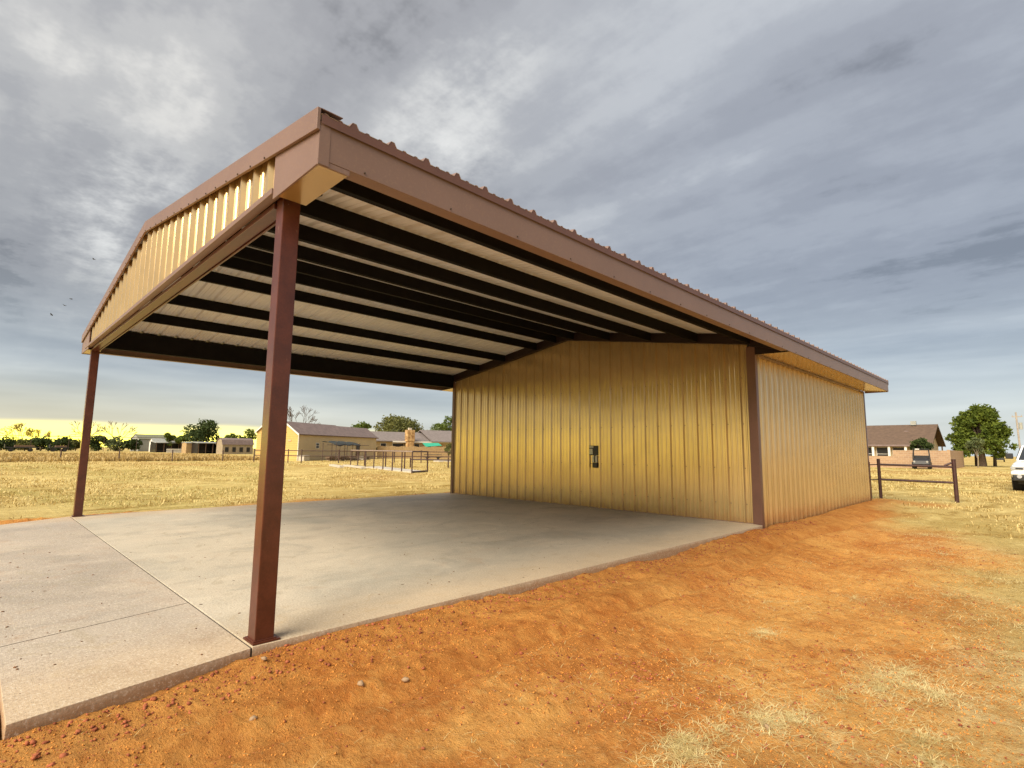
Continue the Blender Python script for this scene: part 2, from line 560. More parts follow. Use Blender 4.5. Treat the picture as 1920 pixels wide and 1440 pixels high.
M['straw'] = mat_leaf('straw', (0.56, 0.42, 0.16), (0.82, 0.70, 0.36), 0.2, 3.0)
M['grass'] = mat_leaf('dry_grass', (0.44, 0.31, 0.10), (0.76, 0.61, 0.28), 0.2, 0.6)
M['tallgrass'] = mat_leaf('tall_dry_grass', (0.38, 0.26, 0.09), (0.62, 0.46, 0.20), 0.2, 0.3)
M['clod'] = mat_plain('dirt_clod', (0.33, 0.105, 0.05), 0.95, 0, 0.5, 9.0, spec=0.1, bump=0.5)
M['crumb'] = mat_plain('soil_crumb', (0.56, 0.235, 0.055), 0.95, 0, 0.45, 12.0, spec=0.1)
M['stone'] = mat_plain('pale_stone', (0.38, 0.25, 0.14), 0.9, 0, 0.25, 14.0, bump=0.4)
M['leaf_mid'] = mat_leaf('leaf_mid', (0.045, 0.075, 0.012), (0.15, 0.19, 0.03))
M['leaf_dark'] = mat_leaf('leaf_dark', (0.030, 0.050, 0.014), (0.085, 0.115, 0.030))
M['leaf_olive'] = mat_leaf('leaf_olive', (0.085, 0.095, 0.025), (0.22, 0.215, 0.065))
M['leaf_yellow'] = mat_leaf('leaf_yellow', (0.32, 0.22, 0.02), (0.55, 0.42, 0.05))
M['leaf_bright'] = mat_leaf('leaf_bright', (0.040, 0.070, 0.008), (0.18, 0.22, 0.028), 0.25, 1.2)
M['leaf_grey'] = mat_leaf('leaf_grey', (0.09, 0.12, 0.05), (0.21, 0.24, 0.10), 0.25, 1.2)
M['bark'] = mat_plain('bark', (0.085, 0.055, 0.035), 0.9, 0, 0.35, 8.0)
M['bark_pale'] = mat_plain('bark_pale', (0.24, 0.19, 0.13), 0.9, 0, 0.3, 8.0)
M['siding_sunlit'] = mat_plain('sunlit_siding', (0.62, 0.40, 0.115), 0.6, 0, 0.08, 1.0)  # barn siding with the western light on the gables put into its colour
M['siding_tan'] = mat_plain('tan_siding', (0.52, 0.40, 0.22), 0.6, 0, 0.08, 1.0)
M['shingle_mauve'] = mat_plain('mauve_roof', (0.20, 0.145, 0.13), 0.8, 0, 0.2, 2.0, bump=0.3, bscale=20)
M['shingle_brown'] = mat_plain('brown_roof', (0.125, 0.078, 0.05), 0.85, 0, 0.25, 2.5, bump=0.4, bscale=14)
M['shingle_grey'] = mat_plain('grey_roof', (0.20, 0.165, 0.15), 0.85, 0, 0.2, 2.5, bump=0.3, bscale=14)
M['white'] = mat_plain('white_paint', (0.78, 0.74, 0.66), 0.55, 0, 0.06)
M['dark'] = mat_plain('dark_opening', (0.014, 0.012, 0.012), 0.4, 0, 0.3)
M['brownwood'] = mat_plain('brown_wood', (0.16, 0.10, 0.06), 0.8, 0, 0.3, 4.0)
M['tanwood'] = mat_plain('tan_wood', (0.40, 0.27, 0.13), 0.8, 0, 0.2, 4.0)
M['greywall'] = mat_plain('grey_sheet', (0.33, 0.33, 0.29), 0.6, 0, 0.15)
M['olivewall'] = mat_plain('olive_roof', (0.19, 0.19, 0.12), 0.7, 0, 0.15)
M['pipe'] = mat_plain('rusty_pipe', (0.05, 0.017, 0.013), 0.55, 0, 0.4, 8.0)
M['pipe_dark'] = mat_plain('dark_pipe', (0.075, 0.04, 0.03), 0.6, 0, 0.4, 8.0)
M['pipe_grey'] = mat_plain('grey_pipe', (0.30, 0.22, 0.17), 0.55, 0, 0.3, 8.0)
M['tarp'] = mat_plain('black_tarp', (0.028, 0.032, 0.028), 0.7, 0, 0.4, 3.0)
M['green'] = mat_plain('green_canvas', (0.03, 0.36, 0.22), 0.6, 0, 0.1)
M['pale'] = mat_plain('pale_slab', (0.52, 0.46, 0.37), 0.9, 0, 0.12)
M['gambrelwall'] = mat_plain('weathered_tan', (0.33, 0.26, 0.17), 0.7, 0, 0.2)
m, T, b = mat_new('brick_wall')
co = T.n('ShaderNodeTexCoord').outputs['Object']
bt = T.n('ShaderNodeTexBrick')
ox, oy, oz = T.xyz(co)
T._in(bt.inputs['Vector'], T.comb(T.math('ADD', ox, oy), oz, 0.0))
bt.inputs['Color1'].default_value = (0.40, 0.25, 0.15, 1)
bt.inputs['Color2'].default_value = (0.30, 0.18, 0.11, 1)
bt.inputs['Mortar'].default_value = (0.46, 0.38, 0.28, 1)
bt.inputs['Scale'].default_value = 1.0
bt.inputs['Brick Width'].default_value = 0.42
bt.inputs['Row Height'].default_value = 0.2
bt.inputs['Mortar Size'].default_value = 0.012
T._in(b.inputs['Base Color'], T.mix(T.math('MULTIPLY', T.noise(co, 1.2, 5, 0.6), 0.6), bt.outputs[0], (0.46, 0.31, 0.17)))
b.inputs['Roughness'].default_value = 0.9
M['brick'] = m
m, T, b = mat_new('chimney_stone')
co = T.n('ShaderNodeTexCoord').outputs['Object']
vo = T.n('ShaderNodeTexVoronoi'); vo.inputs['Scale'].default_value = 3.4
T._in(vo.inputs['Vector'], co)
T._in(b.inputs['Base Color'], T.mix(T.xyz(vo.outputs['Color'])[0], (0.26, 0.13, 0.045), (0.62, 0.40, 0.17)))
b.inputs['Roughness'].default_value = 0.9
M['chimney'] = m
M['glass'] = mat_plain('dark_glass', (0.03, 0.035, 0.04), 0.08, 0, 0.1)
M['carwhite'] = mat_plain('white_car_paint', (0.80, 0.80, 0.78), 0.22, 0, 0.02)
M['rubber'] = mat_plain('tyre_rubber', (0.015, 0.015, 0.015), 0.85, 0, 0.2)
M['chrome'] = mat_plain('chrome', (0.75, 0.75, 0.75), 0.2, 1.0, 0.05)
M['lamp'] = mat_plain('headlamp_glass', (0.55, 0.56, 0.58), 0.1, 0.3, 0.1)
M['blackplastic'] = mat_plain('black_plastic', (0.022, 0.022, 0.022), 0.5, 0, 0.2)
M['greyplastic'] = mat_plain('grey_plastic', (0.026, 0.025, 0.024), 0.5, 0, 0.2)
M['pole'] = mat_plain('weathered_pole', (0.36, 0.31, 0.26), 0.9, 0, 0.2)
M['wire'] = mat_plain('fence_wire', (0.16, 0.12, 0.09), 0.6, 0.3, 0.2)
M['bird'] = mat_plain('bird', (0.03, 0.03, 0.03), 0.8)
M['wall_side'] = M['gable'] = M['soffit'] = M['wall']      # one and the same painted sheet

# ================================================================== ground
L1, L2 = 8.93, 17.69


def dirt_mask(x, y):
    nz = fbm(x, y, 0.55, 4) * 1.7 + fbm(x, y, 3.0, 3) * 0.35
    lim = 3.35 - 2.3 * sstep(y, 8.0, 15.5) - 0.5 * sstep(y, 15.5, 19.0) + nz
    right = sstep(lim - x, -1.3, 0.9) * sstep(19.3 + nz - y, -0.5, 0.7)
    left = sstep(x + 10.3 + 0.6 * nz, -0.3, 0.5) * sstep(19.0 - y, -0.5, 0.7)
    return np.clip(right * left * sstep(y + 9.0 + nz, -1, 1), 0, 1)


def edge_x(y):
    """right edge of the concrete"""
    y = np.asarray(y, float)
    return np.where(y < 0, -0.03 - 0.19 * y, -0.03 + 0.0105 * y)


def ground_h(x, y):
    dm = dirt_mask(x, y)
    h = -0.125 + 0.035 * fbm(x, y, 0.5, 3)
    near = sstep(60.0 - np.hypot(x, y), 0, 40)
    rough = fbm(x, y, 2.3, 4, 0.55) * 0.028 + np.abs(fbm(x, y, 9.0, 3, 0.6)) * 0.034 + fbm(x, y, 19.0, 2, 0.6) * 0.012
    h = h + near * rough * (0.55 + 0.45 * dm)
    ed = x - edge_x(y)
    # loose spoil pushed up against the slab, with wheel ruts alongside
    lift = 0.062 - 0.03 * sstep(y, 0.8, 2.5) + 0.045 * sstep(y, 6.0, 8.5)
    pile = np.exp(-(np.maximum(ed, 0) / 0.34) ** 2) * (lift + 0.07 * fbm(x, y, 1.1, 3))
    wob = 0.18 * np.sin(y * 0.55) + 0.1 * np.sin(y * 1.3 + 1)
    rut = np.exp(-((ed - 0.85 - wob) / 0.13) ** 2) + 0.75 * np.exp(-((ed - 1.75 - wob * 0.7) / 0.16) ** 2)
    ridge = np.exp(-((ed - 1.12 - wob) / 0.12) ** 2) + 0.6 * np.exp(-((ed - 0.58 - wob) / 0.1) ** 2)
    along = sstep(y, -4, -2) * sstep(19.0 - y, 0, 4)
    h = h + dm * along * (pile - 0.055 * rut + 0.036 * ridge)
    # spoil heap by the far corner of the building
    h = h + 0.16 * np.exp(-((x - 0.35) / 0.5) ** 2 - ((y - 17.0) / 1.6) ** 2)
    inside = (x < edge_x(y) - 0.02) & (x > -9.27) & (y > -1.21) & (y < 17.8)
    h = np.where(inside, -0.3, np.minimum(h, np.where(np.abs(ed) < 0.5, -0.03, 0.2)))
    return h


def axis_coords(lo, hi, step, far, growth):
    mid = list(np.arange(lo, hi + 1e-6, step))
    up = []; s = step; v = hi
    while v < far:
        s *= growth; v += s; up.append(v)
    dn = []; s = step; v = lo
    while v > -far:
        s *= growth; v -= s; dn.append(v)
    return np.array(dn[::-1] + mid + up)


gx = axis_coords(-1.2, 4.6, 0.026, 650, 1.055)
gy = axis_coords(-1.6, 8.0, 0.032, 650, 1.05)
X, Y = np.meshgrid(gx, gy, indexing='ij')
Z = ground_h(X, Y)
nx, ny = X.shape
idx = np.arange(nx * ny).reshape(nx, ny)
faces = np.stack([idx[:-1, :-1], idx[1:, :-1], idx[1:, 1:], idx[:-1, 1:]], -1).reshape(-1, 4)
gme = np_mesh('ground', np.stack([X, Y, Z], -1).reshape(-1, 3), faces, M['ground'], smooth=True)
att = gme.attributes.new('dirt', 'FLOAT', 'POINT')
att.data.foreach_set('value', dirt_mask(X, Y).ravel().astype(np.float32))
_ed = X - edge_x(Y)
_fresh = np.clip(sstep(1.9 + 1.6 * fbm(X, Y, 0.7, 4) - _ed, 0.0, 1.1), 0, 1) * sstep(_ed, -0.1, 0.05)
a2 = gme.attributes.new('fresh', 'FLOAT', 'POINT')
a2.data.foreach_set('value', _fresh.ravel().astype(np.float32))
_th = np.clip(0.30 * sstep(X, 1.6, 3.8) + 0.30 * sstep(X, 2.8, 4.6) + 0.75 * fbm(X, Y, 0.8, 4) * sstep(X, 1.2, 2.6) + 0.25 * sstep(Y, 5, 11) * sstep(X, 1.0, 2.2), 0, 1)
for _px, _py, _pr in ((2.45, 1.15, 0.2), (2.68, 1.8, 0.26), (3.02, 2.85, 0.42), (3.28, 2.0, 0.24), (2.12, 3.15, 0.2)):
    _th = np.maximum(_th, 0.62 * np.exp(-((X - _px) ** 2 + ((Y - _py) / 1.3) ** 2) / (2 * (_pr * 0.6) ** 2)))
a3 = gme.attributes.new('thatch', 'FLOAT', 'POINT')
a3.data.foreach_set('value', _th.ravel().astype(np.float32))
link('ground', gme, kind='structure')


def gz(x, y):
    return float(ground_h(np.array([x]), np.array([y]))[0])


# concrete
yy = [0.006, 3, 6, L1 + 0.02]
slab = MB()
ring = [(-9.25, 0.007), (-0.032, 0.007), (-0.0, 3.0), (0.03, 6.0), (0.062, L1 - 0.06), (-0.06, L1 - 0.04), (-0.06, L2 - 0.1), (-8.9, L2 - 0.1), (-9.25, 9.0)]
slab.prism(ring, 2, -0.35, 0.0)
slab.build('concrete_slab', M['concrete'], kind='structure', bevel=0.002)
apr = MB()
apr.prism([(-8.45, -1.2), (0.2, -1.2), (-0.03, -0.007), (-9.25, -0.007)], 2, -0.35, -0.004)
apr.build('concrete_apron', M['concrete_apron'], kind='structure', bevel=0.002)
jo = MB().box(-9.2, -0.04, -0.0065, 0.0065, -0.3, -0.010)
jo.build('expansion_joint', M['joint'], kind='structure')

cj = MB().hexa([(-1.174, -1.198, -0.03), (-1.168, -1.198, -0.03), (-1.477, -0.01, -0.03), (-1.483, -0.01, -0.03),
                (-1.174, -1.198, -0.0025), (-1.168, -1.198, -0.0025), (-1.477, -0.01, -0.0025), (-1.483, -0.01, -0.0025)])
cj.build('control_joint', M['joint'], kind='structure')

# ================================================================== the metal building
B = thing('metal_building', 'tan ribbed metal shop with brown trim and deep open carport roof on two posts', 'metal building', (0, 0, 0))
XR, SL, ZR = -4.5, 0.1555, 4.27


def zr(x):
    return ZR - SL * abs(x - XR)


PITCH = 0.3


def rib_profile(a, b, phase):
    """(position, height) pairs of the sheet profile between a and b; a major rib every PITCH at phase"""
    pts = []
    k0 = math.floor((a - phase) / PITCH) - 1
    k1 = math.ceil((b - phase) / PITCH) + 1
    raw = []
    for k in range(k0, k1 + 1):
        c = phase + k * PITCH
        raw += [(c - 0.036, 0), (c - 0.014, 0.036), (c + 0.014, 0.036), (c + 0.036, 0)]
        for mc in (c + 0.1, c + 0.2):
            raw += [(mc - 0.02, 0), (mc - 0.009, 0.009), (mc + 0.009, 0.009), (mc + 0.02, 0)]

    def val(t):
        for (p0, h0), (p1, h1) in zip(raw, raw[1:]):
            if p0 <= t <= p1:
                return h0 + (h1 - h0) * (t - p0) / max(1e-9, p1 - p0)
        return 0
    pts = [(a, val(a))] + [r for r in raw if a < r[0] < b] + [(b, val(b))]
    return pts


def panels(name, lo, hi, phase, fn, mat, width=0.9):
    """sheets of the given width side by side; fn(t,h) -> (bottom point, top point)"""
    t = lo
    out = []
    while t < hi - 1e-3:
        u = min(t + width, hi)
        mb = MB()
        mb.strip([fn(s, h) for s, h in rib_profile(t, u, phase)])
        o = mb.build(name, mat, B)
        out.append(o)
        t = u
    return out


# posts
for x0 in (-0.20, -9.19):
    p_ = MB().box(x0, x0 + 0.13, 0.03, 0.16, 0.0, 3.25)
    po = p_.build('post', M['post'], B, bevel=0.006)
    pl = MB().box(x0 - 0.03, x0 + 0.155, 0.012, 0.195, 0.002, 0.014)
    pl.build('base_plate', M['post'], po)
    MB().box(x0 - 0.012, x0 + 0.142, 0.02, 0.172, 0.0142, 0.022).build('weld_bead', M['post'], po)

# front gable of the carport
def gable_front(s, h):
    return ((s, -0.002 - h, 3.215), (s, -0.002 - h, zr(s) - 0.03))
panels('gable_panel', -9.16, -0.075, -0.24, gable_front, M['gable'])
MB().box(-9.2, -0.075, -0.06, 0.012, 3.175, 3.222).build('gable_bottom_trim', M['trim'], B, bevel=0.004)
MB().box(-9.06, -0.205, 0.014, 0.115, 3.128, 3.172).build('header_beam', M['post'], B, bevel=0.004)
MB().box(-9.06, -0.205, 0.119, 0.135, 3.115, 3.205).build('header_flange', M['post'], B)


def slope_box(xa, xb, y0, y1, top, bot):
    mb = MB()
    mb.hexa([(xa, y0, zr(xa) + bot), (xb, y0, zr(xb) + bot), (xb, y1, zr(xb) + bot), (xa, y1, zr(xa) + bot),
             (xa, y0, zr(xa) + top), (xb, y0, zr(xb) + top), (xb, y1, zr(xb) + top), (xa, y1, zr(xa) + top)])
    return mb


EX = 0.65
for xa, xb in ((XR + 0.001, EX + 0.02), (-9.67, XR - 0.001)):
    slope_box(xa, xb, -0.075, -0.052, 0.040, -0.112).build('rake_trim', M['trim'], B, bevel=0.003)
    slope_box(xa, xb, -0.0515, 0.10, 0.041, 0.036).build('rake_cap', M['trim'], B)
    slope_box(xa, xb, L2 + 0.02, L2 + 0.045, 0.040, -0.112).build('rake_trim', M['trim'], B, bevel=0.003)
    slope_box(xa, xb, L2 - 0.1, L2 + 0.0195, 0.041, 0.036).build('rake_cap', M['trim'], B)

# boxed eave ends at the front (front face closing the overhang)
for side in (1, -1):
    def mx(x):
        return x if side == 1 else -9.0 - x
    for yA, yB, nm in ((-0.05, -0.036, 'eave_box_face'),):
        mb = MB()
        xs = (-0.07, EX - 0.004) if side == 1 else (mx(EX - 0.004), mx(-0.165))
        mb.hexa([(xs[0], yA, 3.132), (xs[1], yA, 3.132), (xs[1], yB, 3.132), (xs[0], yB, 3.132),
                 (xs[0], yA, zr(xs[0]) - 0.05), (xs[1], yA, zr(xs[1]) - 0.05), (xs[1], yB, zr(xs[1]) - 0.05), (xs[0], yB, zr(xs[0]) - 0.05)])
        mb.build(nm, M['trim'], B, bevel=0.002)
    a, b_ = sorted((mx(0.0), mx(EX - 0.02)))
    MB().box(a, b_, -0.034, 0.17, 3.136, 3.142).build('eave_box_soffit', M['soffit'], B)
    a, b_ = sorted((mx(EX - 0.002), mx(EX + 0.012)))
    MB().box(a, b_, -0.05, L2 + 0.018, 3.165, 3.425).build('fascia', M['trim'], B, bevel=0.002)
    a, b_ = sorted((mx(EX + 0.0125), mx(EX + 0.016)))
    MB().box(a, b_, -0.052, 0.02, 3.13, 3.42).build('corner_trim', M['trim'], B)
    a, b_ = sorted((mx(EX - 0.003), mx(EX + 0.0095)))
    MB().box(a, b_, -0.048, 0.17, 3.128, 3.163).build('corner_lip', M['trim'], B)
    a, b_ = sorted((mx(EX - 0.11), mx(EX - 0.0025)))
    MB().box(a, b_, 0.172, L1 - 0.1, 3.166, 3.172).build('fascia_return', M['trim'], B)
    # closed soffit along the enclosed half
    mb = MB()
    prof = []
    y = L1 + 0.0
    while y < L2 + 0.01:
        prof += [(y, 0.0), (y + 0.125, 0.0), (y + 0.133, 0.012), (y + 0.142, 0.012)]
        y += 0.15
    xa, xb = mx(0.06), mx(EX - 0.003)
    mb.strip([((xa, min(t, L2 + 0.015), 3.20 + h), (xb, min(t, L2 + 0.015), 3.163 + h)) for t, h in prof])
    mb.build('soffit', M['soffit'], B)
    a, b_ = sorted((mx(0.06), mx(EX - 0.004)))
    MB().box(a, b_, L2 + 0.0195, L2 + 0.019, 3.16, 3.17)
    eb = MB()
    eb.hexa([(a, L2 + 0.001, 3.15), (b_, L2 + 0.001, 3.15), (b_, L2 + 0.018, 3.15), (a, L2 + 0.018, 3.15),
             (a, L2 + 0.001, zr(a) - 0.05), (b_, L2 + 0.001, zr(b_) - 0.05), (b_, L2 + 0.018, zr(b_) - 0.05), (a, L2 + 0.018, zr(a) - 0.05)])
    eb.build('eave_end_panel', M['trim'], B)

# roof sheets on both slopes
def roof_right(s, h):
    return ((EX + 0.03, s, zr(EX + 0.03) + h), (XR, s, ZR + h))


def roof_left(s, h):
    return ((XR, s, ZR + h), (-9.68, s, zr(-9.68) + h))


for fn in (roof_right, roof_left):
    for o in panels('roof_panel', -0.05, L2 + 0.02, 0.18, fn, M['roof']):
        sm = o.modifiers.new('sheet', 'SOLIDIFY')
        sm.thickness = 0.0022
        sm.offset = -1
        sm.material_offset = 1
        sm.material_offset_rim = 0
        o.data.materials.clear()
        o.data.materials.append(M['trim'])
        o.data.materials.append(M['roof'])
MB().hexa([(XR - 0.2, -0.05, zr(XR - 0.2) + 0.045), (XR, -0.05, ZR + 0.047), (XR, L2 + 0.02, ZR + 0.047), (XR - 0.2, L2 + 0.02, zr(XR - 0.2) + 0.045),
           (XR - 0.2, -0.05, zr(XR - 0.2) + 0.05), (XR, -0.05, ZR + 0.052), (XR, L2 + 0.02, ZR + 0.052), (XR - 0.2, L2 + 0.02, zr(XR - 0.2) + 0.05)]).build('ridge_cap', M['trim'], B)
MB().hexa([(XR, -0.05, ZR + 0.047), (XR + 0.2, -0.05, zr(XR + 0.2) + 0.045), (XR + 0.2, L2 + 0.02, zr(XR + 0.2) + 0.045), (XR, L2 + 0.02, ZR + 0.047),
           (XR, -0.05, ZR + 0.052), (XR + 0.2, -0.05, zr(XR + 0.2) + 0.05), (XR + 0.2, L2 + 0.02, zr(XR + 0.2) + 0.05), (XR, L2 + 0.02, ZR + 0.052)]).build('ridge_cap', M['trim'], B)
for sgn, xf in ((1, EX + 0.0275), (-1, -9.0 - EX - 0.0275)):
    mb = MB()
    mb.strip([((xf, t_, 3.40), (xf, t_, zr(xf) + h_ - 0.004)) for t_, h_ in rib_profile(-0.048, L2 + 0.018, 0.18)])
    mb.build('rib_closure', M['brown'], B)
# purlins (C sections running the length) and frames across
def c_purlin(x, y0, y1, depth, fl=0.065, side=-1):
    t = 0.004
    zt = zr(x) - 0.004
    if True:
        s = side
        zt2 = zr(x + s * fl) - 0.004
        a, b_ = sorted((x, x + s * t))
        mb = MB().box(a, b_, y0, y1, zt - depth, min(zt, zr(x + s * t) - 0.004))
        f0, f1 = sorted((x + s * (t + 0.0002), x + s * fl))
        mb.box(f0, f1, y0, y1, zt - depth, zt - depth + t)
        g0, g1 = sorted((x + s * (fl - t), x + s * fl))
        mb.box(g0, g1, y0, y1, zt - depth + t + 0.0002, zt - depth + 0.02)
    return mb


for x in (-1.03, -2.09, -3.16, -4.22, -4.78, -5.45, -6.63, -7.69):
    c_purlin(x, 0.03, L1 - 0.13, 0.18).build('purlin', M['purlin'], B)
c_purlin(0.0, 0.03, L1 - 0.13, 0.195).build('eave_strut', M['purlin'], B)
MB().box(-8.98, -8.87, 0.165, L1 - 0.13, 3.19, zr(-8.98) - 0.006).build('eave_beam', M['purlin'], B)
for y0, y1 in ((0.232, 0.31), (L1 - 0.125, L1 - 0.012)):
    for xa, xb in ((XR + 0.0005, -0.03), (-8.99, XR - 0.0005)):
        slope_box(xa, xb, y0, y1, -0.006 if y1 > 1 else -0.215, -0.205 if y1 > 1 else -0.3).build('rafter', M['beam'], B, bevel=0.004)
MB().hexa([(-0.028, L1 - 0.12, 3.33), (EX - 0.12, L1 - 0.12, 3.20), (EX - 0.12, L1 - 0.014, 3.20), (-0.028, L1 - 0.014, 3.33),
           (-0.028, L1 - 0.12, zr(0) - 0.01), (EX - 0.12, L1 - 0.12, zr(EX - .12) - 0.01), (EX - 0.12, L1 - 0.014, zr(EX - .12) - 0.01), (-0.028, L1 - 0.014, zr(0) - 0.01)]).build('outrigger', M['beam'], B)
MB().hexa([(0.0, L1 - 0.012, 3.17), (EX - 0.004, L1 - 0.012, 3.155), (EX - 0.004, L1 - 0.002, 3.155), (0.0, L1 - 0.002, 3.19),
           (0.0, L1 - 0.012, zr(0) - 0.01), (EX - 0.004, L1 - 0.012, zr(EX) - 0.01), (EX - 0.004, L1 - 0.002, zr(EX) - 0.01), (0.0, L1 - 0.002, zr(0) - 0.01)]).build('eave_closure', M['beam'], B)

# front wall of the enclosed half
def wall_front(s, h):
    return ((s, L1 + 0.03 - h, 0.004), (s, L1 + 0.03 - h, zr(s) - 0.15))
panels('wall_panel', -8.95, -0.11, -8.68, wall_front, M['wall'])
# side wall, rear wall and far side wall
def wall_right(s, h):
    return ((0.0 + h, s, -0.10), (0.0 + h, s, 3.215))
panels('wall_panel', L1 + 0.09, L2 - 0.04, L1 + 0.25, wall_right, M['wall_side'])
def wall_left(s, h):
    return ((-9.0 - h, s, -0.10), (-9.0 - h, s, 3.215))
panels('wall_panel', L1 + 0.09, L2 - 0.04, L1 + 0.25, wall_left, M['wall_side'])
def wall_back(s, h):
    return ((s, L2 - 0.03 + h, -0.10), (s, L2 - 0.03 + h, zr(s) - 0.04))
panels('wall_panel', -8.95, -0.05, -8.68, wall_back, M['wall_side'])

# corner trims
def angle_trim(x0, x1, y0, y1, z0, z1):
    return MB().box(x0, x1, y0, y1, z0, z1)
ct = MB().box(-0.118, 0.046, L1 - 0.016, L1 + 0.005, -0.08, 3.34)
ct.build('corner_trim', M['brown'], B, bevel=0.003)
MB().box(0.028, 0.046, L1 + 0.0052, L1 + 0.10, -0.10, 3.205).build('corner_trim', M['brown'], B, bevel=0.003)
MB().box(-9.05, -8.945, L1 - 0.016, L1 + 0.005, -0.08, 3.40).build('corner_trim', M['brown'], B, bevel=0.003)
MB().box(-9.05, -9.03, L1 + 0.0052, L1 + 0.10, -0.10, 3.205).build('corner_trim', M['brown'], B, bevel=0.003)
MB().box(0.0, 0.045, L2 - 0.06, L2 + 0.02, -0.12, 3.19).build('corner_trim', M['post'], B, bevel=0.003)
MB().box(-9.045, -9.0, L2 - 0.06, L2 + 0.02, -0.12, 3.19).build('corner_trim', M['post'], B, bevel=0.003)
MB().box(0.002, 0.05, L1 + 0.11, L2 - 0.07, 3.150, 3.198).build('soffit_trim', M['trim'], B)
MB().box(-8.94, -0.12, L1 + 0.0, L1 + 0.045, 0.001, 0.012).build('base_trim', M['trim'], B)

# screws: small heads on the ribs
sc = MB()
for k in range(30):
    x = -8.68 + 0.3 * k
    if x > -0.2:
        break
    for z in (0.35, 1.02, 1.86, 2.75):
        if z < zr(x) - 0.2:
            sc.tube((x + 0.045, L1 + 0.031, z), (x + 0.045, L1 + 0.024, z), 0.011, n=6)
for k in range(29):
    y = L1 + 0.29 + 0.3 * k
    for z in (0.4, 1.1, 1.9, 2.7):
        sc.tube((0.0, y + 0.01, z), (0.007, y + 0.01, z), 0.009, n=6)
for k in range(30):
    x = -0.24 - 0.3 * k + 0.045
    sc.tube((x, -0.001, 3.245), (x, -0.009, 3.245), 0.006, n=6)
    if zr(x) > 3.45:
        sc.tube((x - 0.02, -0.076, zr(x) - 0.098), (x - 0.02, -0.083, zr(x) - 0.098), 0.008, n=6)
for k in range(24):
    y = 0.28 + 0.75 * k
    sc.tube((EX + 0.011, y, 3.19), (EX + 0.02, y, 3.19), 0.007, n=6)
sc.build('screws', M['screw'], B, kind='stuff')

# lock with keypad on the walk door hidden in the ribbed wall
lk = MB().box(-3.845, -3.60, L1 - 0.02, L1 + 0.024, 1.215, 1.44).build('lock_box', M['lock'], B, bevel=0.008)
MB().box(-3.84, -3.745, L1 - 0.034, L1 - 0.0205, 1.235, 1.365).build('keypad', M['lockplate'], lk, bevel=0.004)
MB().box(-3.842, -3.725, L1 - 0.03, L1 - 0.0205, 1.385, 1.43).build('lock_cover', M['lockplate'], lk, bevel=0.004)
MB().box(-3.72, -3.70, L1 - 0.012, L1 + 0.02, 1.05, 1.213).build('latch_bar', M['lock'], lk)
MB().box(-3.775, -3.725, L1 - 0.01, L1 + 0.026, 1.05, 1.205).build('lock_plate', M['lockplate'], lk)
MB().box(-3.69, -3.64, L1 - 0.01, L1 + 0.026, 1.05, 1.205).build('lock_plate', M['lockplate'], lk)
MB().box(-3.75, -3.615, L1 - 0.05, L1 + 0.02, 0.925, 1.045).build('padlock', M['lock'], lk, bevel=0.012)

# ================================================================== small things on the graded dirt
_clod_shapes = []


def ico_pts():
    t = (1 + 5 ** 0.5) / 2
    v = np.array([(-1, t, 0), (1, t, 0), (-1, -t, 0), (1, -t, 0), (0, -1, t), (0, 1, t), (0, -1, -t), (0, 1, -t), (t, 0, -1), (t, 0, 1), (-t, 0, -1), (-t, 0, 1)], float)
    v /= np.linalg.norm(v[0])
    f = np.array([(0, 11, 5), (0, 5, 1), (0, 1, 7), (0, 7, 10), (0, 10, 11), (1, 5, 9), (5, 11, 4), (11, 10, 2), (10, 7, 6), (7, 1, 8), (3, 9, 4), (3, 4, 2), (3, 2, 6), (3, 6, 8), (3, 8, 9), (4, 9, 5), (2, 4, 11), (6, 2, 10), (8, 6, 7), (9, 8, 1)])
    return v, f


ICO_V, ICO_F = ico_pts()


def scatter_rocks(xs, ys, sizes):
    n = len(xs)
    zs = ground_h(xs, ys)
    V = ICO_V[None] * (1 + 0.9 * (rng.random((n, 12, 1)) - 0.5))
    V = V * (sizes[:, None, None] * (0.7 + 0.6 * rng.random((n, 1, 3))))
    V[:, :, 2] *= 0.7
    V[:, :, 0] += xs[:, None]; V[:, :, 1] += ys[:, None]
    V[:, :, 2] += (zs + sizes * 0.25)[:, None]
    F = ICO_F[None] + 12 * np.arange(n)[:, None, None]
    return V.reshape(-1, 3), F.reshape(-1, 3)


n = 70000
cx_ = -1.0 + 6.0 * rng.random(n)
cy_ = -2.0 + 13.0 * rng.random(n) ** 1.35
ed = cx_ - edge_x(cy_)
clump = fbm(cx_, cy_, 1.1, 3) + 0.3 * fbm(cx_, cy_, 5.0, 2)
prob = np.where(ed < 0.38, 0.9, np.where(clump > 0.16, 0.75, 0.10)) * (ed > 0.015) * (dirt_mask(cx_, cy_) > 0.4)
k = rng.random(n) < prob
cx_, cy_, ed = cx_[k], cy_[k], ed[k]
size = 0.0022 + 0.0085 * rng.random(len(cx_)) ** 4
size = size * np.where(ed < 0.4, 1.35, 1.0)
V, F = scatter_rocks(cx_, cy_, size)
link('dirt_clods', np_mesh('dirt_clods', V, F, M['clod']), kind='stuff', label='small red dirt clods strewn along the slab edge', cat='dirt')

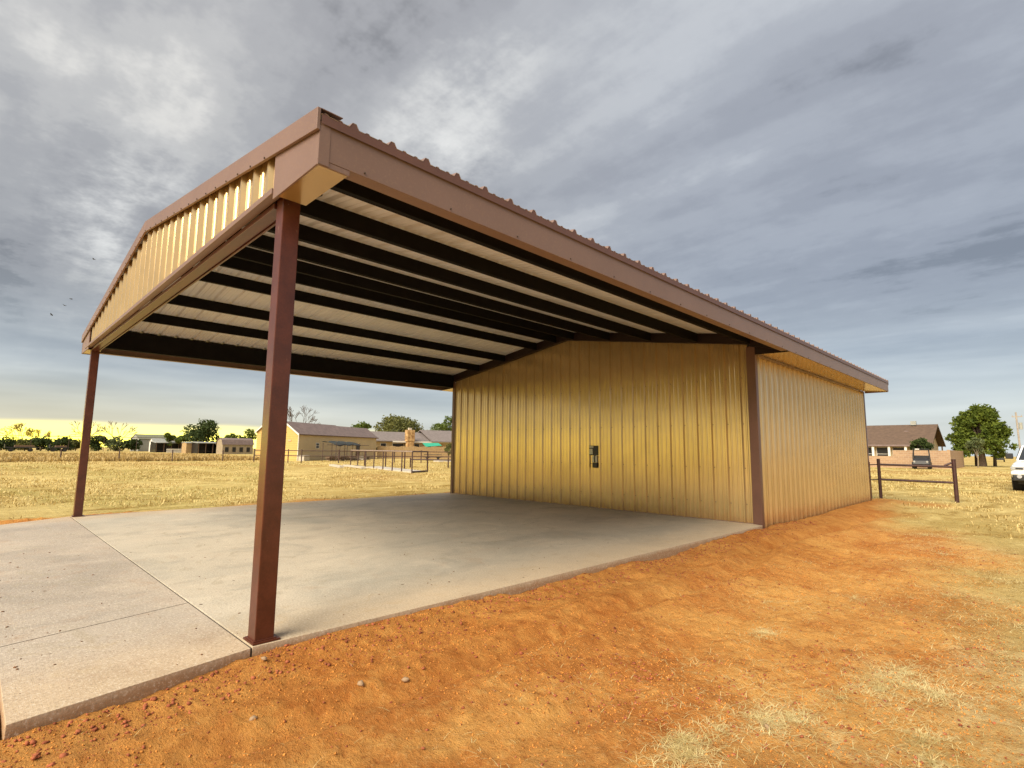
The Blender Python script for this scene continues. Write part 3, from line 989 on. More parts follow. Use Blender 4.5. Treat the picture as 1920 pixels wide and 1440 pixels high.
# flecks of soil carried onto the concrete
n = 420
cx_ = -6.0 + 6.0 * rng.random(n) ** 0.7
cy_ = -1.15 + 7.0 * rng.random(n) ** 1.8
k = (cx_ < edge_x(cy_) - 0.02) & (np.abs(cy_) > 0.02)
cx_, cy_ = cx_[k], cy_[k]
n = len(cx_)
sz = 0.0018 + 0.009 * rng.random(n) ** 4
V = ICO_V[None] * (1 + 0.8 * (rng.random((n, 12, 1)) - 0.5)) * sz[:, None, None] * (0.5 + rng.random((n, 1, 3)))
V[:, :, 2] *= 0.35
V = V + np.stack([cx_, cy_, np.where(cy_ < 0, -0.0035, 0.0005) + 0.2 * sz], -1)[:, None]
F = ICO_F[None] + 12 * np.arange(n)[:, None, None]
link('tracked_dirt', np_mesh('tracked_dirt', V.reshape(-1, 3), F.reshape(-1, 3), M['muck']), kind='stuff', label='dark flecks of soil scattered on the concrete', cat='dirt')

# loose crumbs of the same soil, too many and too small to count
OCT_V = np.array([(1, 0, 0), (-1, 0, 0), (0, 1, 0), (0, -1, 0), (0, 0, 1), (0, 0, -1)], float)
OCT_F = np.array([(0, 2, 4), (2, 1, 4), (1, 3, 4), (3, 0, 4), (2, 0, 5), (1, 2, 5), (3, 1, 5), (0, 3, 5)])
n = 190000
cx_ = -0.6 + 5.4 * rng.random(n)
cy_ = -1.9 + 11.0 * rng.random(n) ** 1.7
k = (cx_ > edge_x(cy_) + 0.01) & (rng.random(n) < np.clip(0.45 + 1.1 * fbm(cx_, cy_, 0.9, 4), 0.05, 1)) & (dirt_mask(cx_, cy_) > 0.25)
cx_, cy_ = cx_[k], cy_[k]
n = len(cx_)
sz = 0.0014 + 0.0062 * rng.random(n) ** 3.2
V = OCT_V[None] * (0.6 + 0.8 * rng.random((n, 6, 1))) * sz[:, None, None]
ra = rng.random(n) * 6.283
vx = V[:, :, 0] * np.cos(ra)[:, None] - V[:, :, 1] * np.sin(ra)[:, None]
vy = V[:, :, 0] * np.sin(ra)[:, None] + V[:, :, 1] * np.cos(ra)[:, None]
V = np.stack([vx + cx_[:, None], vy + cy_[:, None], V[:, :, 2] + (ground_h(cx_, cy_) + 0.2 * sz)[:, None]], -1)
F = OCT_F[None] + 6 * np.arange(n)[:, None, None]
link('soil_crumbs', np_mesh('soil_crumbs', V.reshape(-1, 3), F.reshape(-1, 3), M['crumb']), kind='stuff', label='fine orange soil crumbs over the graded dirt', cat='dirt')

for x, y, s, lab in [(-0.02, -0.22, 0.030, 'pale flat stone beside the foot of the near post'),
                     (0.14, 0.02, 0.024, 'small round white stone right of the near post foot'),
                     (0.71, -0.25, 0.030, 'tan stone half sunk in dirt below the near post'),
                     (0.76, 0.36, 0.026, 'pale stone lying alone in the wheel rut'),
                     (0.86, 0.62, 0.028, 'pinkish clod heap stone beside the wheel rut'),
                     (2.66, 1.66, 0.022, 'white pebble among the straw at the lower right')]:
    s = s * 0.75
    V, F = scatter_rocks(np.array([0.0]), np.array([0.0]), np.array([s]))
    V[:, 2] -= V[:, 2].min()
    o = link('stone', np_mesh('stone', V, F, M['stone']), label=lab, cat='stone', group='loose stones on the dirt')
    o.location = (x, y, gz(x, y) - s * 0.25)
    o.rotation_euler = (0, 0, random.random() * 6)


# straw and grass blades: each blade a bent strip of two narrow quads
def blades(bx, by, length, lean, width, mat, name, label, cat):
    n = len(bx)
    bz = ground_h(bx, by) - 0.004
    a = rng.random(n) * 2 * math.pi
    up = np.cos(lean) * length; out = np.sin(lean) * length
    ca, sa = np.cos(a), np.sin(a)
    mx_ = bx + ca * out * 0.45; my_ = by + sa * out * 0.45; mz_ = bz + up * 0.65 + 0.004
    tx = bx + ca * out; ty = by + sa * out; tz = bz + up * 0.9 + 0.003
    wx, wy = -sa * width, ca * width
    P = np.stack([np.stack([bx - wx, by - wy, bz], -1), np.stack([bx + wx, by + wy, bz], -1),
                  np.stack([mx_ + wx * .8, my_ + wy * .8, mz_], -1), np.stack([mx_ - wx * .8, my_ - wy * .8, mz_], -1),
                  np.stack([tx, ty, tz], -1)], 1)
    base = 5 * np.arange(n)[:, None]
    F = np.concatenate([base + np.array([[0, 1, 2]]), base + np.array([[0, 2, 3]]), base + np.array([[3, 2, 4]])], 0)
    return link(name, np_mesh(name, P.reshape(-1, 3), F, mat), kind='stuff', label=label, cat=cat)


# straw left in patches on the dirt
SX, SY, SR, SN = [], [], [], []
patches = [(2.42, 1.2, 0.11, 420), (2.5, 1.1, 0.13, 330), (2.62, 1.72, 0.16, 420), (2.74, 1.9, 0.14, 320), (2.98, 2.62, 0.17, 420), (3.05, 3.05, 0.26, 620), (3.24, 2.75, 0.17, 420),
           (3.26, 2.1, 0.15, 300), (3.32, 1.92, 0.12, 220), (2.12, 3.15, 0.16, 160), (1.75, 4.3, 0.4, 260), (2.35, 4.95, 0.45, 360), (2.85, 2.3, 0.15, 180), (3.5, 3.8, 0.5, 500), (2.5, 1.45, 0.3, 260),
           (3.0, 5.8, 0.7, 800), (3.3, 7.2, 0.8, 1200), (2.7, 8.6, 0.9, 1100), (2.2, 10.6, 0.9, 1200), (1.5, 13, 0.8, 900), (3.4, 9.5, 1.0, 1500), (3.6, 5.0, 0.6, 900), (2.0, 2.2, 0.7, 160), (1.5, 6.5, 0.8, 220)]
for px, py, pr, pn in patches:
    pn = int(pn * 2.0)
    pr = pr * 1.35
    rr = pr * np.abs(rng.normal(0, 0.75, pn)); aa = rng.random(pn) * 6.283
    SX.append(px + rr * np.cos(aa) * 0.8); SY.append(py + rr * np.sin(aa) * 1.25)
nb = 16000
ux = 0.2 + 4.4 * rng.random(nb); uy = -1 + 13 * rng.random(nb) ** 1.3
kk = rng.random(nb) < np.clip(0.12 + 0.28 * (ux - 1.2) + 0.8 * fbm(ux, uy, 1.3, 3), 0.04, 1)
SX.append(ux[kk]); SY.append(uy[kk])
SX = np.concatenate(SX); SY = np.concatenate(SY)
kk = SX > edge_x(SY) + 0.05
SX, SY = SX[kk], SY[kk]
ns = len(SX)
blades(SX, SY, 0.03 + 0.085 * rng.random(ns) ** 1.6, 1.3 + 0.26 * rng.random(ns), 0.0008 + 0.0009 * rng.random(ns), M['straw'], 'straw', 'pale dry straw scattered in patches over the red dirt', 'straw')

# short mown pasture
NG = 130000
r_ = 9.0 + 55.0 * rng.random(NG) ** 1.25
az_ = np.radians(88 + 96 * rng.random(NG))
FX = 3.8 + r_ * np.cos(az_); FY = -1.45 + r_ * np.sin(az_)
dens = 0.42 + 2.2 * fbm(FX * 0.7, FY * 0.7, 0.8, 4)
inside = (FX < 0.1) & (FX > -9.4) & (FY > -1.3) & (FY < 18)
kk = (rng.random(NG) < dens) & (~inside) & (dirt_mask(FX, FY) < 0.5)
FX, FY, r2 = FX[kk], FY[kk], r_[kk]
ng = len(FX)
blades(FX, FY, (0.03 + 0.08 * rng.random(ng)) * (0.8 + 1.6 * np.clip(fbm(FX, FY, 1.3, 3), 0, 1)) + 0.0008 * r2, 0.35 + 0.9 * rng.random(ng), 0.004 + 0.0004 * r2, M['grass'], 'field_grass', 'short dry yellow pasture grass around the building', 'grass')
# uncut tall grass beyond the wire fence
NT_ = 26000
TX = -57.0 - 45 * rng.random(NT_) ** 1.6
TY = -8 + 32 * rng.random(NT_)
kk = rng.random(NT_) < np.clip(0.65 + 0.9 * fbm(TX, TY, 0.25, 3), 0.1, 1)
TX, TY = TX[kk], TY[kk]
nt = len(TX)
blades(TX, TY, 0.22 + 0.38 * rng.random(nt), 0.15 + 0.5 * rng.random(nt), 0.03 + 0.03 * rng.random(nt), M['tallgrass'], 'tall_grass', 'tall brown uncut grass beyond the wire fence', 'grass')

G = -0.12


# ================================================================== trees
def leaf_mesh(name, blobs, n, size, mat, hollow=0.45):
    """leaf-clump triangles spread through the outer volume of several blobs"""
    blobs = np.array(blobs, float)          # x y z rx ry rz
    wgt = blobs[:, 3] * blobs[:, 4] + blobs[:, 3] * blobs[:, 5]
    pick = rng.choice(len(blobs), n, p=wgt / wgt.sum())
    d = rng.normal(size=(n, 3)); d /= np.linalg.norm(d, axis=1)[:, None]
    lump = 1 + 0.22 * np.sin(d[:, 0] * 5 + pick) * np.sin(d[:, 1] * 6 + 1.3 * pick) + 0.15 * np.sin(d[:, 2] * 9 + pick * 2.1)
    r = (hollow + (1 - hollow) * rng.random(n) ** 0.6) * lump
    C = blobs[pick, :3] + d * blobs[pick, 3:6] * r[:, None]
    u = rng.normal(size=(n, 3)); u /= np.linalg.norm(u, axis=1)[:, None]
    w = np.cross(u, rng.normal(size=(n, 3))); w /= np.linalg.norm(w, axis=1)[:, None]
    s = size * (0.5 + rng.random(n))[:, None]
    P = np.stack([C - u * s, C + w * s * 0.55, C + u * s, C - w * s * 0.55], 1)
    F = 4 * np.arange(n)[:, None] + np.array([[0, 1, 2, 3]])
    return np_mesh(name, P.reshape(-1, 3), F, mat)


def branchy(mb, base, direction, length, radius, depth, spread=0.55, tips=None, minr=0.0, gravity=0.0):
    p0 = Vector(base); d = Vector(direction).normalized()
    segs = 3
    r = radius
    for k in range(segs):
        d2 = (d + Vector((random.uniform(-1, 1), random.uniform(-1, 1), random.uniform(-0.4, 0.6))) * 0.16).normalized()
        p1 = p0 + d2 * (length / segs)
        r1 = max(minr, r * 0.84)
        mb.tube(p0, p1, r, r1, 5, cap=False)
        p0, d, r = p1, d2, r1
    if tips is not None and depth <= 1:
        tips.append(tuple(p0))
    if depth <= 0:
        return
    kids = random.choice((2, 3, 3))
    for k in range(kids):
        an = random.random() * 6.283
        side = d.orthogonal().normalized()
        side = Matrix.Rotation(an, 3, d) @ side
        nd = (d + side * spread * random.uniform(0.6, 1.3) + Vector((0, 0, gravity))).normalized()
        branchy(mb, p0, nd, length * random.uniform(0.6, 0.82), max(minr, r * random.uniform(0.6, 0.75)), depth - 1, spread, tips, minr, gravity)


def tree(name, label, x, y, width, top, leaf, n, lsize, trunk_h=None, lobes=9, flat=0.8, group=None, bark='bark', trunk_r=None, zbot=0.0, cat='tree', shape='round', seed=None):
    if seed is not None:
        random.seed(seed)
    t = thing(name, label, cat, (x, y, G), 0, group)
    H = top - G
    th = trunk_h if trunk_h is not None else 0.32 * H
    r0 = trunk_r or max(0.06, 0.028 * H)
    mb = MB()
    mb.tube((0, 0, -0.1), (0.04 * width * random.uniform(-1, 1), 0.0, th), r0 * 1.25, r0 * 0.85, 8)
    cz = (zbot - G if zbot else th * 0.9)
    blobs = []
    for k in range(lobes):
        an = 2.4 * k + random.uniform(-0.3, 0.3) if shape != 'dome' else random.uniform(0, 6.283)
        f = math.sqrt((k + 0.5) / lobes)
        hz = random.random()
        if shape == 'cone':
            hh = (k + 0.5) / lobes
            rad = 0.5 * width * (1 - hh) * 0.45
            bx_, by_, bz_ = rad * math.cos(an), rad * math.sin(an), cz + (H - cz) * hh * 0.9
            br = max(0.12 * width, 0.36 * width * (1.05 - hh))
        elif shape == 'dome':
            hh = ((k * 0.618) % 1.0)
            half_w = 0.5 * width * (0.97 * math.sqrt(max(0.0, 1 - (max(0.0, hh - 0.22) / 0.84) ** 2)))
            rad = max(0.0, half_w - 0.15 * width) * (0.35 + 0.65 * random.random() ** 0.4)
            bx_, by_ = rad * math.cos(an), rad * math.sin(an)
            bz_ = cz + (H - cz) * (0.10 + 0.82 * hh)
            br = width * 0.125 * random.uniform(0.65, 1.35)
        elif shape == 'spread':
            rad = 0.5 * width * f * 0.74
            bx_, by_ = rad * math.cos(an), rad * math.sin(an)
            bz_ = H - (H - cz) * (0.28 + 0.42 * f * f) + random.uniform(-.1, .1) * (H - cz)
            br = width * 0.17 * random.uniform(0.8, 1.15)
        else:
            rad = 0.5 * width * f * 0.68
            bx_, by_ = rad * math.cos(an), rad * math.sin(an)
            half = (H - cz) * 0.5
            lim = math.sqrt(max(0.05, 1 - (rad / (0.5 * width)) ** 2))
            bz_ = cz + half * (1 + (2 * hz - 1) * lim * 0.72)
            br = width * 0.21 * random.uniform(0.75, 1.2)
        if shape == 'dome' and k % 5 == 0:
            bx_ *= 1.3; by_ *= 1.3; br *= 0.6
            bz_ += 0.05 * H * random.uniform(-1, 1)
        bz_ = min(bz_, H - br * flat * 0.92 + (0.03 * H if k % 7 == 0 else 0))
        blobs.append((bx_, by_, bz_, br, br, br * flat))
        mb.tube((0, 0, th * random.uniform(0.75, 0.98)), (bx_ * 0.8, by_ * 0.8, bz_), r0 * 0.5, r0 * 0.12, 5, cap=False)
    mb.build('trunk', M[bark], t)
    link('crown', leaf_mesh('crown', blobs, n, lsize, M[leaf]), t)
    return t


def bare_tree(name, label, x, y, top, spread, r0, bark, trunk_h, depth=4, group=None, leaf=None, nleaf=0, seed=1, minr=0.02):
    random.seed(seed)
    t = thing(name, label, 'tree', (x, y, G), 0, group)
    H = top - G
    mb = MB(); tips = []
    mb.tube((0, 0, -0.1), (0, 0, trunk_h), r0 * 1.2, r0, 7)
    for k in range(4):
        an = k * 1.57 + random.random()
        branchy(mb, (0, 0, trunk_h * random.uniform(0.8, 1.0)), (math.cos(an) * spread, math.sin(an) * spread, 1.0), (H - trunk_h) * 0.42, r0 * 0.7, depth - 1, 0.5, tips, minr)
    mb.build('trunk', M[bark], t)
    if leaf:
        tp = np.array(tips)
        bl = np.concatenate([tp, np.full((len(tp), 3), 0.35)], 1)
        link('crown', leaf_mesh('crown', bl, nleaf, 0.16, M[leaf], 0.1), t)
    return t


far = 'trees along the far left horizon'
bare_tree('yellowing_tree', 'spindly yellowing tree at the far left edge of the horizon', -186.0, 7.9, 6.5, 0.45, 0.12, 'bark_pale', 1.6, 4, far, 'leaf_yellow', 420, 3, 0.04)
bare_tree('yellowing_tree', 'low round yellowing tree just right of the spindly one', -185.8, 11.1, 5.6, 0.75, 0.12, 'bark_pale', 1.5, 4, far, 'leaf_yellow', 650, 4, 0.04)
bare_tree('bare_tree', 'bare forked tree behind the far carport post', -174.9, 20.1, 7.7, 0.6, 0.22, 'bark_pale', 2.0, 4, far, None, 0, 11, 0.05)
bare_tree('bare_tree', 'bare fan shaped tree right of the far carport post', -174.0, 26.5, 7.6, 0.62, 0.22, 'bark_pale', 2.0, 4, far, None, 0, 21, 0.05)
bare_tree('bare_tree', 'grey leafless tree rising behind the long barn', -106.3, 46.3, 8.7, 0.45, 0.2, 'bark', 3.0, 5, None, None, 0, 33, 0.025)

hedge = 'bushes in the far hedge row'
for i, (x, y, w_, tp, lf, lab) in enumerate([
        (-161.1, 1.2, 5.4, 3.0, 'leaf_olive', 'olive bush cut by the left edge of the view'),
        (-161.1, 4.4, 5.4, 3.0, 'leaf_dark', 'dark bush second from the left in the far hedge'),
        (-161.0, 7.4, 5.2, 2.9, 'leaf_olive', 'olive bush under the spindly yellowing tree'),
        (-160.8, 10.2, 5.0, 3.1, 'leaf_dark', 'dark bush behind the two small conifers'),
        (-160.5, 13.6, 5.2, 3.2, 'leaf_dark', 'dark bush at the right end of the solid far hedge'),
        (-166.0, 17.0, 4.6, 2.6, 'leaf_olive', 'low olive bush left of the far carport post'),
        (-164.8, 20.8, 5.0, 4.3, 'leaf_dark', 'rounded green bush behind the far carport post'),
        (-164.2, 24.8, 5.8, 3.5, 'leaf_grey', 'low grey brown dome bush under the bare fan tree'),
        (-163.7, 28.2, 4.0, 3.2, 'leaf_dark', 'small dark bush left of the grey gabled barn')]):
    tree('bush', lab, x, y, w_, tp, lf, 1500, 0.24, 0.3, 8, 0.8, hedge, cat='bush', seed=100 + i, zbot=0.15)
for i, (x, y, tp, lab) in enumerate([(-155.7, 11.1, 3.9, 'left of two small pointed conifers in the far hedge'), (-155.6, 12.6, 4.0, 'right of two small pointed conifers in the far hedge')]):
    tree('conifer', lab, x, y, 1.5, tp, 'leaf_dark', 500, 0.16, 0.4, 6, 1.0, hedge, shape='cone', seed=130 + i)

mid = 'trees behind the farm sheds'
tree('shade_tree', 'small bushy tree at the left of the shed group', -142.5, 31.6, 3.0, 5.4, 'leaf_mid', 1300, 0.2, 1.5, 6, 0.8, mid, seed=201)
tree('shade_tree', 'green tree left of the tall shade tree', -142.0, 34.0, 3.6, 5.6, 'leaf_mid', 1500, 0.2, 1.5, 7, 0.8, mid, seed=202)
tree('shade_tree', 'tall dark green shade tree above the open sheds', -131.2, 35.5, 7.9, 8.1, 'leaf_dark', 3600, 0.24, 2.0, 11, 0.75, mid, seed=203)
tree('shade_tree', 'low tree just right of the tall shade tree', -149.0, 46.2, 4.8, 5.5, 'leaf_mid', 1400, 0.22, 1.5, 7, 0.75, mid, seed=204)
tree('shade_tree', 'bright green tree behind the gambrel shed', -147.6, 50.4, 5.8, 6.1, 'leaf_bright', 1700, 0.22, 1.5, 8, 0.75, mid, seed=205)
tree('shade_tree', 'small loose tree showing above the long barn roof', -109.3, 62.6, 5.6, 7.7, 'leaf_mid', 1100, 0.24, 3.5, 7, 0.6, mid, seed=206, zbot=4.6)
tree('umbrella_tree', 'wide flat topped olive tree behind the stone chimney', -83.9, 56.3, 9.9, 7.7, 'leaf_olive', 5200, 0.2, 2.2, 20, 0.85, None, seed=207, shape='spread', zbot=3.2)
tree('shade_tree', 'pale green tree between the umbrella tree and the metal wall', -83.9, 64.9, 4.8, 6.5, 'leaf_grey', 1700, 0.2, 2.0, 8, 0.75, mid, seed=208)
tree('shade_tree', 'tall tree half hidden by the left edge of the metal wall', -90.4, 73.2, 6.6, 8.8, 'leaf_mid', 2600, 0.22, 2.0, 9, 0.8, mid, seed=209)

random.seed(5)
tree('shade_tree', 'big round bright green tree right of the brown roofed house', -1.6, 86.4, 7.0, 7.4, 'leaf_bright', 20000, 0.15, 2.2, 72, 0.85, None, seed=301, zbot=0.9, trunk_r=0.32, shape='dome')
tree('young_tree', 'slim pale young tree in front of the big round tree', -1.5, 77.4, 2.0, 3.4, 'leaf_grey', 2200, 0.085, 1.35, 8, 1.0, None, bark='bark_pale', seed=302, trunk_r=0.05, zbot=1.0)
tree('shrub', 'clipped dark shrub in front of the brown roofed house', -5.5, 70.3, 2.9, 3.0, 'leaf_dark', 2600, 0.11, 0.5, 12, 0.8, None, seed=303, zbot=0.5, shape='dome', cat='bush')
for i, (x, y, h, lab) in enumerate([(-2.35, 88.5, 1.9, 'thin trunked tree left of the big tree trunk'), (-0.7, 90.0, 1.9, 'thin trunked tree right of the big tree trunk')]):
    tree('shade_tree', lab, x, y, 2.8, 4.6, 'leaf_bright', 1400, 0.15, h, 6, 0.7, 'trees beside the big tree', seed=310 + i, trunk_r=0.16, zbot=2.0)
tree('shrub', 'yellow green shrub at the right end of the long barn', -64.4, 40.4, 1.6, 2.0, 'leaf_olive', 700, 0.1, 0.4, 6, 0.9, None, seed=320, cat='bush')
tree('shrub', 'yellow green shrub by the left edge of the metal wall', -57.2, 47.2, 1.7, 2.2, 'leaf_olive', 700, 0.1, 0.4, 6, 0.9, None, seed=321, cat='bush')

# ================================================================== far buildings
def lap_wall(mb, a, b_, z0, z1, out, board=0.25, lap=0.02, ztop=None):
    """lap siding between plan points a and b_, each board leaning out at its foot"""
    ax, ay = a; bx_, by_ = b_
    z = z0
    while z < z1 - 1e-3:
        zz = min(z + board, z1)
        f0, f1, g0, g1 = 0.0, 1.0, 0.0, 1.0
        if ztop:
            f0, f1 = ztop(z); g0, g1 = ztop(zz)
        def P(f, zc, o):
            return (ax + (bx_ - ax) * f + out[0] * o, ay + (by_ - ay) * f + out[1] * o, zc)
        mb.quad(P(f0, z, lap), P(f1, z, lap), P(g1, zz, 0.0), P(g0, zz, 0.0))
        mb.quad(P(f0, z, 0.0), P(f1, z, 0.0), P(f1, z, lap), P(f0, z, lap))
        z = zz


def gabled(name, label, cat, loc, rz, length, width, eave, ridge, wall_m, gable_m, roof_m, over=0.2, lap=True, group=None, roof_t=0.1, trim=None):
    """ridge along local +X; the gable end at local x=0; local y from 0 to width"""
    t = thing(name, label, cat, loc, rz, group)
    h = width / 2
    for yv, o, nm in ((0, (0, -1), 'side_wall'), (width, (0, 1), 'side_wall')):
        mb = MB()
        if lap:
            lap_wall(mb, (0, yv), (length, yv), -0.1, eave, o)
        else:
            mb.quad((0, yv, -0.1), (length, yv, -0.1), (length, yv, eave), (0, yv, eave))
        mb.build(nm, wall_m, t)

    def top(z):
        if z <= eave:
            return 0.0, 1.0
        f = (z - eave) / (ridge - eave)
        return 0.5 * f, 1 - 0.5 * f
    for xv, o in ((0.0, (-1, 0)), (length, (1, 0))):
        mb = MB()
        if lap:
            lap_wall(mb, (xv, 0), (xv, width), -0.1, ridge, o, ztop=top)
        else:
            mb.poly([(xv, 0, -0.1), (xv, width, -0.1), (xv, width, eave), (xv, h, ridge), (xv, 0, eave)])
        mb.build('gable_wall', gable_m, t)
    sl = (ridge - eave) / h
    mb = MB()
    for s in (0, 1):
        ye = -over if s == 0 else width + over
        ze = eave - sl * over
        mb.hexa([(-over, ye, ze), (length + over, ye, ze), (length + over, h, ridge), (-over, h, ridge),
                 (-over, ye, ze + roof_t), (length + over, ye, ze + roof_t), (length + over, h, ridge + roof_t), (-over, h, ridge + roof_t)])
    mb.build('roof', roof_m, t)
    if trim:
        mb = MB()
        for s in (0, 1):
            ye = -over if s == 0 else width + over
            ze = eave - sl * over
            mb.hexa([(-over - 0.03, ye, ze - 0.09), (-over - 0.002, ye, ze - 0.09), (-over - 0.002, h, ridge - 0.09), (-over - 0.03, h, ridge - 0.09),
                     (-over - 0.03, ye, ze + 0.11), (-over - 0.002, ye, ze + 0.11), (-over - 0.002, h, ridge + 0.11), (-over - 0.03, h, ridge + 0.11)])
        mb.build('rake_board', trim, t)
        MB().box(-0.03, 0.1, -0.035, 0.02, -0.1, eave - 0.02).build('corner_board', trim, t)
    return t


def local_pt(t, x, y):
    c, s = math.cos(t.rotation_euler.z), math.sin(t.rotation_euler.z)
    return t.location.x + c * x - s * y, t.location.y + s * x + c * y


# long barn with sunlight put into its gable colour: near corner (-54.3, 23.9), side running to (-63.1, 38.9)
rz = math.atan2(38.87 - 23.89, -63.08 + 54.29)
barn = gabled('barn', 'long low barn with lapped gable coloured sunlit yellow and mauve roof', 'barn', (-54.29, 23.89, G), rz, 17.4, 3.3, 2.95, 4.15, M['siding_tan'], M['siding_sunlit'], M['shingle_mauve'], 0.18, trim=M['white'])
win = MB().box(3.2, 3.85, -0.05, -0.025, 1.35, 2.0).build('window', M['white'], barn)
MB().box(3.26, 3.79, -0.06, -0.051, 1.7, 1.95).build('pane', M['dark'], win)
MB().box(3.26, 3.79, -0.06, -0.051, 1.4, 1.66).build('pane', M['dark'], win)
dr = MB().box(12.0, 12.9, -0.05, -0.025, -0.05, 1.95).build('door', M['brownwood'], barn)
MB().box(12.15, 12.75, -0.06, -0.051, 0.95, 1.8).build('pane', M['dark'], dr)
MB().box(-0.2, 17.6, -0.24, -0.18, 2.80, 2.92).build('eave_board', M['brownwood'], barn)
MB().box(-0.06, -0.03, 0.9, 1.25, 2.1, 2.32).build('vent', M['siding_tan'], barn)
MB().box(-0.06, -0.03, 1.55, 1.7, 3.05, 3.2).build('vent', M['siding_tan'], barn)
rear = gabled('barn', 'second barn with gable coloured sunlit yellow peeking out left behind the near post', 'barn', (-63.5, 25.6, G), rz, 14.5, 3.4, 3.4, 4.75, M['siding_tan'], M['siding_sunlit'], M['shingle_mauve'], 0.2, trim=M['white'])
MB().box(-0.05, -0.025, 1.9, 2.6, -0.05, 2.1).build('door', M['tanwood'], rear)

# black tarp stretched on poles before the barn
tp = thing('shade_canopy', 'sagging black tarp on thin poles in front of the long barn', 'canopy', (-51.2, 25.05, G), rz)
n1_, n2_ = 14, 5
vv = []; ff = []
for i in range(n1_ + 1):
    for j in range(n2_ + 1):
        u, v = i / n1_, j / n2_
        vv.append((u * 5.2, -v * 1.8, 2.15 - 0.16 * abs(math.sin(u * 9.4)) - 0.42 * v * v + 0.1 * math.sin(u * 3.1)))
for i in range(n1_):
    for j in range(n2_):
        a = i * (n2_ + 1) + j
        ff.append((a, a + n2_ + 1, a + n2_ + 2, a + 1))
mb = MB(); mb.v = vv; mb.f = ff
ob = mb.build('tarp', M['tarp'], tp, smooth=True)
ob.modifiers.new('thick', 'SOLIDIFY').thickness = 0.03
for x in (0.2, 1.9, 3.5, 5.0):
    for yv in (-0.1, -1.7):
        MB().tube((x, yv, -0.1), (x, yv, 2.0), 0.035, n=6).build('pole', M['pipe_dark'], tp)
MB().tube((-1.6, -1.75, 1.75), (7.0, -1.75, 1.75), 0.03, n=6).build('rail', M['pipe_dark'], tp)
MB().tube((-1.6, -1.75, 1.1), (7.0, -1.75, 1.1), 0.03, n=6).build('rail', M['pipe_dark'], tp)

# stored junk along the foot of the barn
random.seed(9)
for i, (lx, ly, lab) in enumerate([(0.4, -1.2, 'cream storage box at the corner of the long barn'), ]):
    x, y = local_pt(barn, lx - 0.9, ly)
    o = MB().box(-0.5, 0.5, -0.35, 0.35, 0, 0.62).build('storage_box', M['pale'], None, bevel=0.03, label=lab, cat='box')
    o.location = (x, y, G); o.rotation_euler = (0, 0, rz)
for i in range(7):
    x, y = local_pt(barn, 2.5 + i * 1.25, -2.6 - 0.4 * (i % 2))
    mb = MB()
    for k in range(5):
        z = 0.02 + 0.09 * k
        w_ = random.uniform(0.7, 1.3)
        mb.box(-w_ / 2, w_ / 2, -0.3 + random.uniform(-.1, .1), 0.3, z, z + 0.07)
    labs = ['leftmost stack of dark boards under the black tarp', 'second stack of boards under the black tarp', 'third board stack under the black tarp', 'fourth board stack before the barn', 'fifth board stack before the barn', 'sixth board stack before the barn', 'rightmost board stack near the barn door']
    o = mb.build('board_stack', M['pale'] if i in (4, 5) else M['brownwood'], None, label=labs[i], cat='boards', group='board stacks along the long barn')
    o.location = (x, y, G); o.rotation_euler = (0, 0, rz + random.uniform(-.3, .3))

# farm sheds at the far left
sb = gabled('grey_barn', 'big grey gabled barn behind the left sheds', 'barn', (-166.5, 30.0, G), 1.75, 9.5, 5.2, 3.3, 4.5, M['greywall'], M['greywall'], M['olivewall'], 0.15, lap=False)
MB().box(-0.06, -0.02, 1.2, 2.6, -0.05, 2.2).build('door', M['dark'], sb)
sb = gabled('white_shed', 'small white gabled shed in front of the grey barn', 'shed', (-156.5, 31.2, G), 1.75, 3.2, 2.2, 2.5, 3.35, M['white'], M['white'], M['greywall'], 0.1, lap=False)
MB().box(-0.05, -0.02, 0.7, 1.4, -0.05, 1.8).build('door', M['dark'], sb)


def open_shed(name, label, loc, rz_, length, depth, h0, h1, posts_n, roof_m, wall_m, group=None):
    """lean-to open towards local -Y"""
    t = thing(name, label, 'shed', loc, rz_, group)
    MB().hexa([(-.15, -.2, h0), (length + .15, -.2, h0), (length + .15, depth + .1, h1), (-.15, depth + .1, h1),
               (-.15, -.2, h0 + .1), (length + .15, -.2, h0 + .1), (length + .15, depth + .1, h1 + .1), (-.15, depth + .1, h1 + .1)]).build('roof', roof_m, t)
    MB().box(0, length, depth - .05, depth, -.1, h1 - 0.01).build('back_wall', wall_m, t)
    MB().box(0, .05, 0, depth - .06, -.1, h0).build('end_wall', wall_m, t)
    MB().box(length - .05, length, 0, depth - .06, -.1, h0).build('end_wall', wall_m, t)
    for k in range(posts_n):
        x = 0.1 + (length - 0.3) * k / (posts_n - 1)
        MB().box(x, x + .1, -.05, .05, -.1, h0).build('post', M['brownwood'], t)
    return t


# facing the camera, which lies to the +X side: local -Y must point to +X  -> rz = +90 deg
open_shed('long_shed', 'long low open fronted shed with grey roof left of the tan hut', (-141.5, 28.7, G), math.radians(98), 6.6, 3.0, 2.15, 2.5, 5, M['greywall'], M['dark'])
open_shed('pole_shed', 'dark open pole shed between the tan hut and the gambrel shed', (-120.2, 31.7, G), math.radians(100), 4.6, 3.0, 2.1, 2.35, 4, M['greywall'], M['dark'])
hut = gabled('hut', 'plain tan timber hut in the middle of the open sheds', 'shed', (-122.6, 30.2, G), math.radians(100), 2.4, 2.0, 2.1, 2.3, M['tanwood'], M['tanwood'], M['greywall'], 0.1, lap=False)
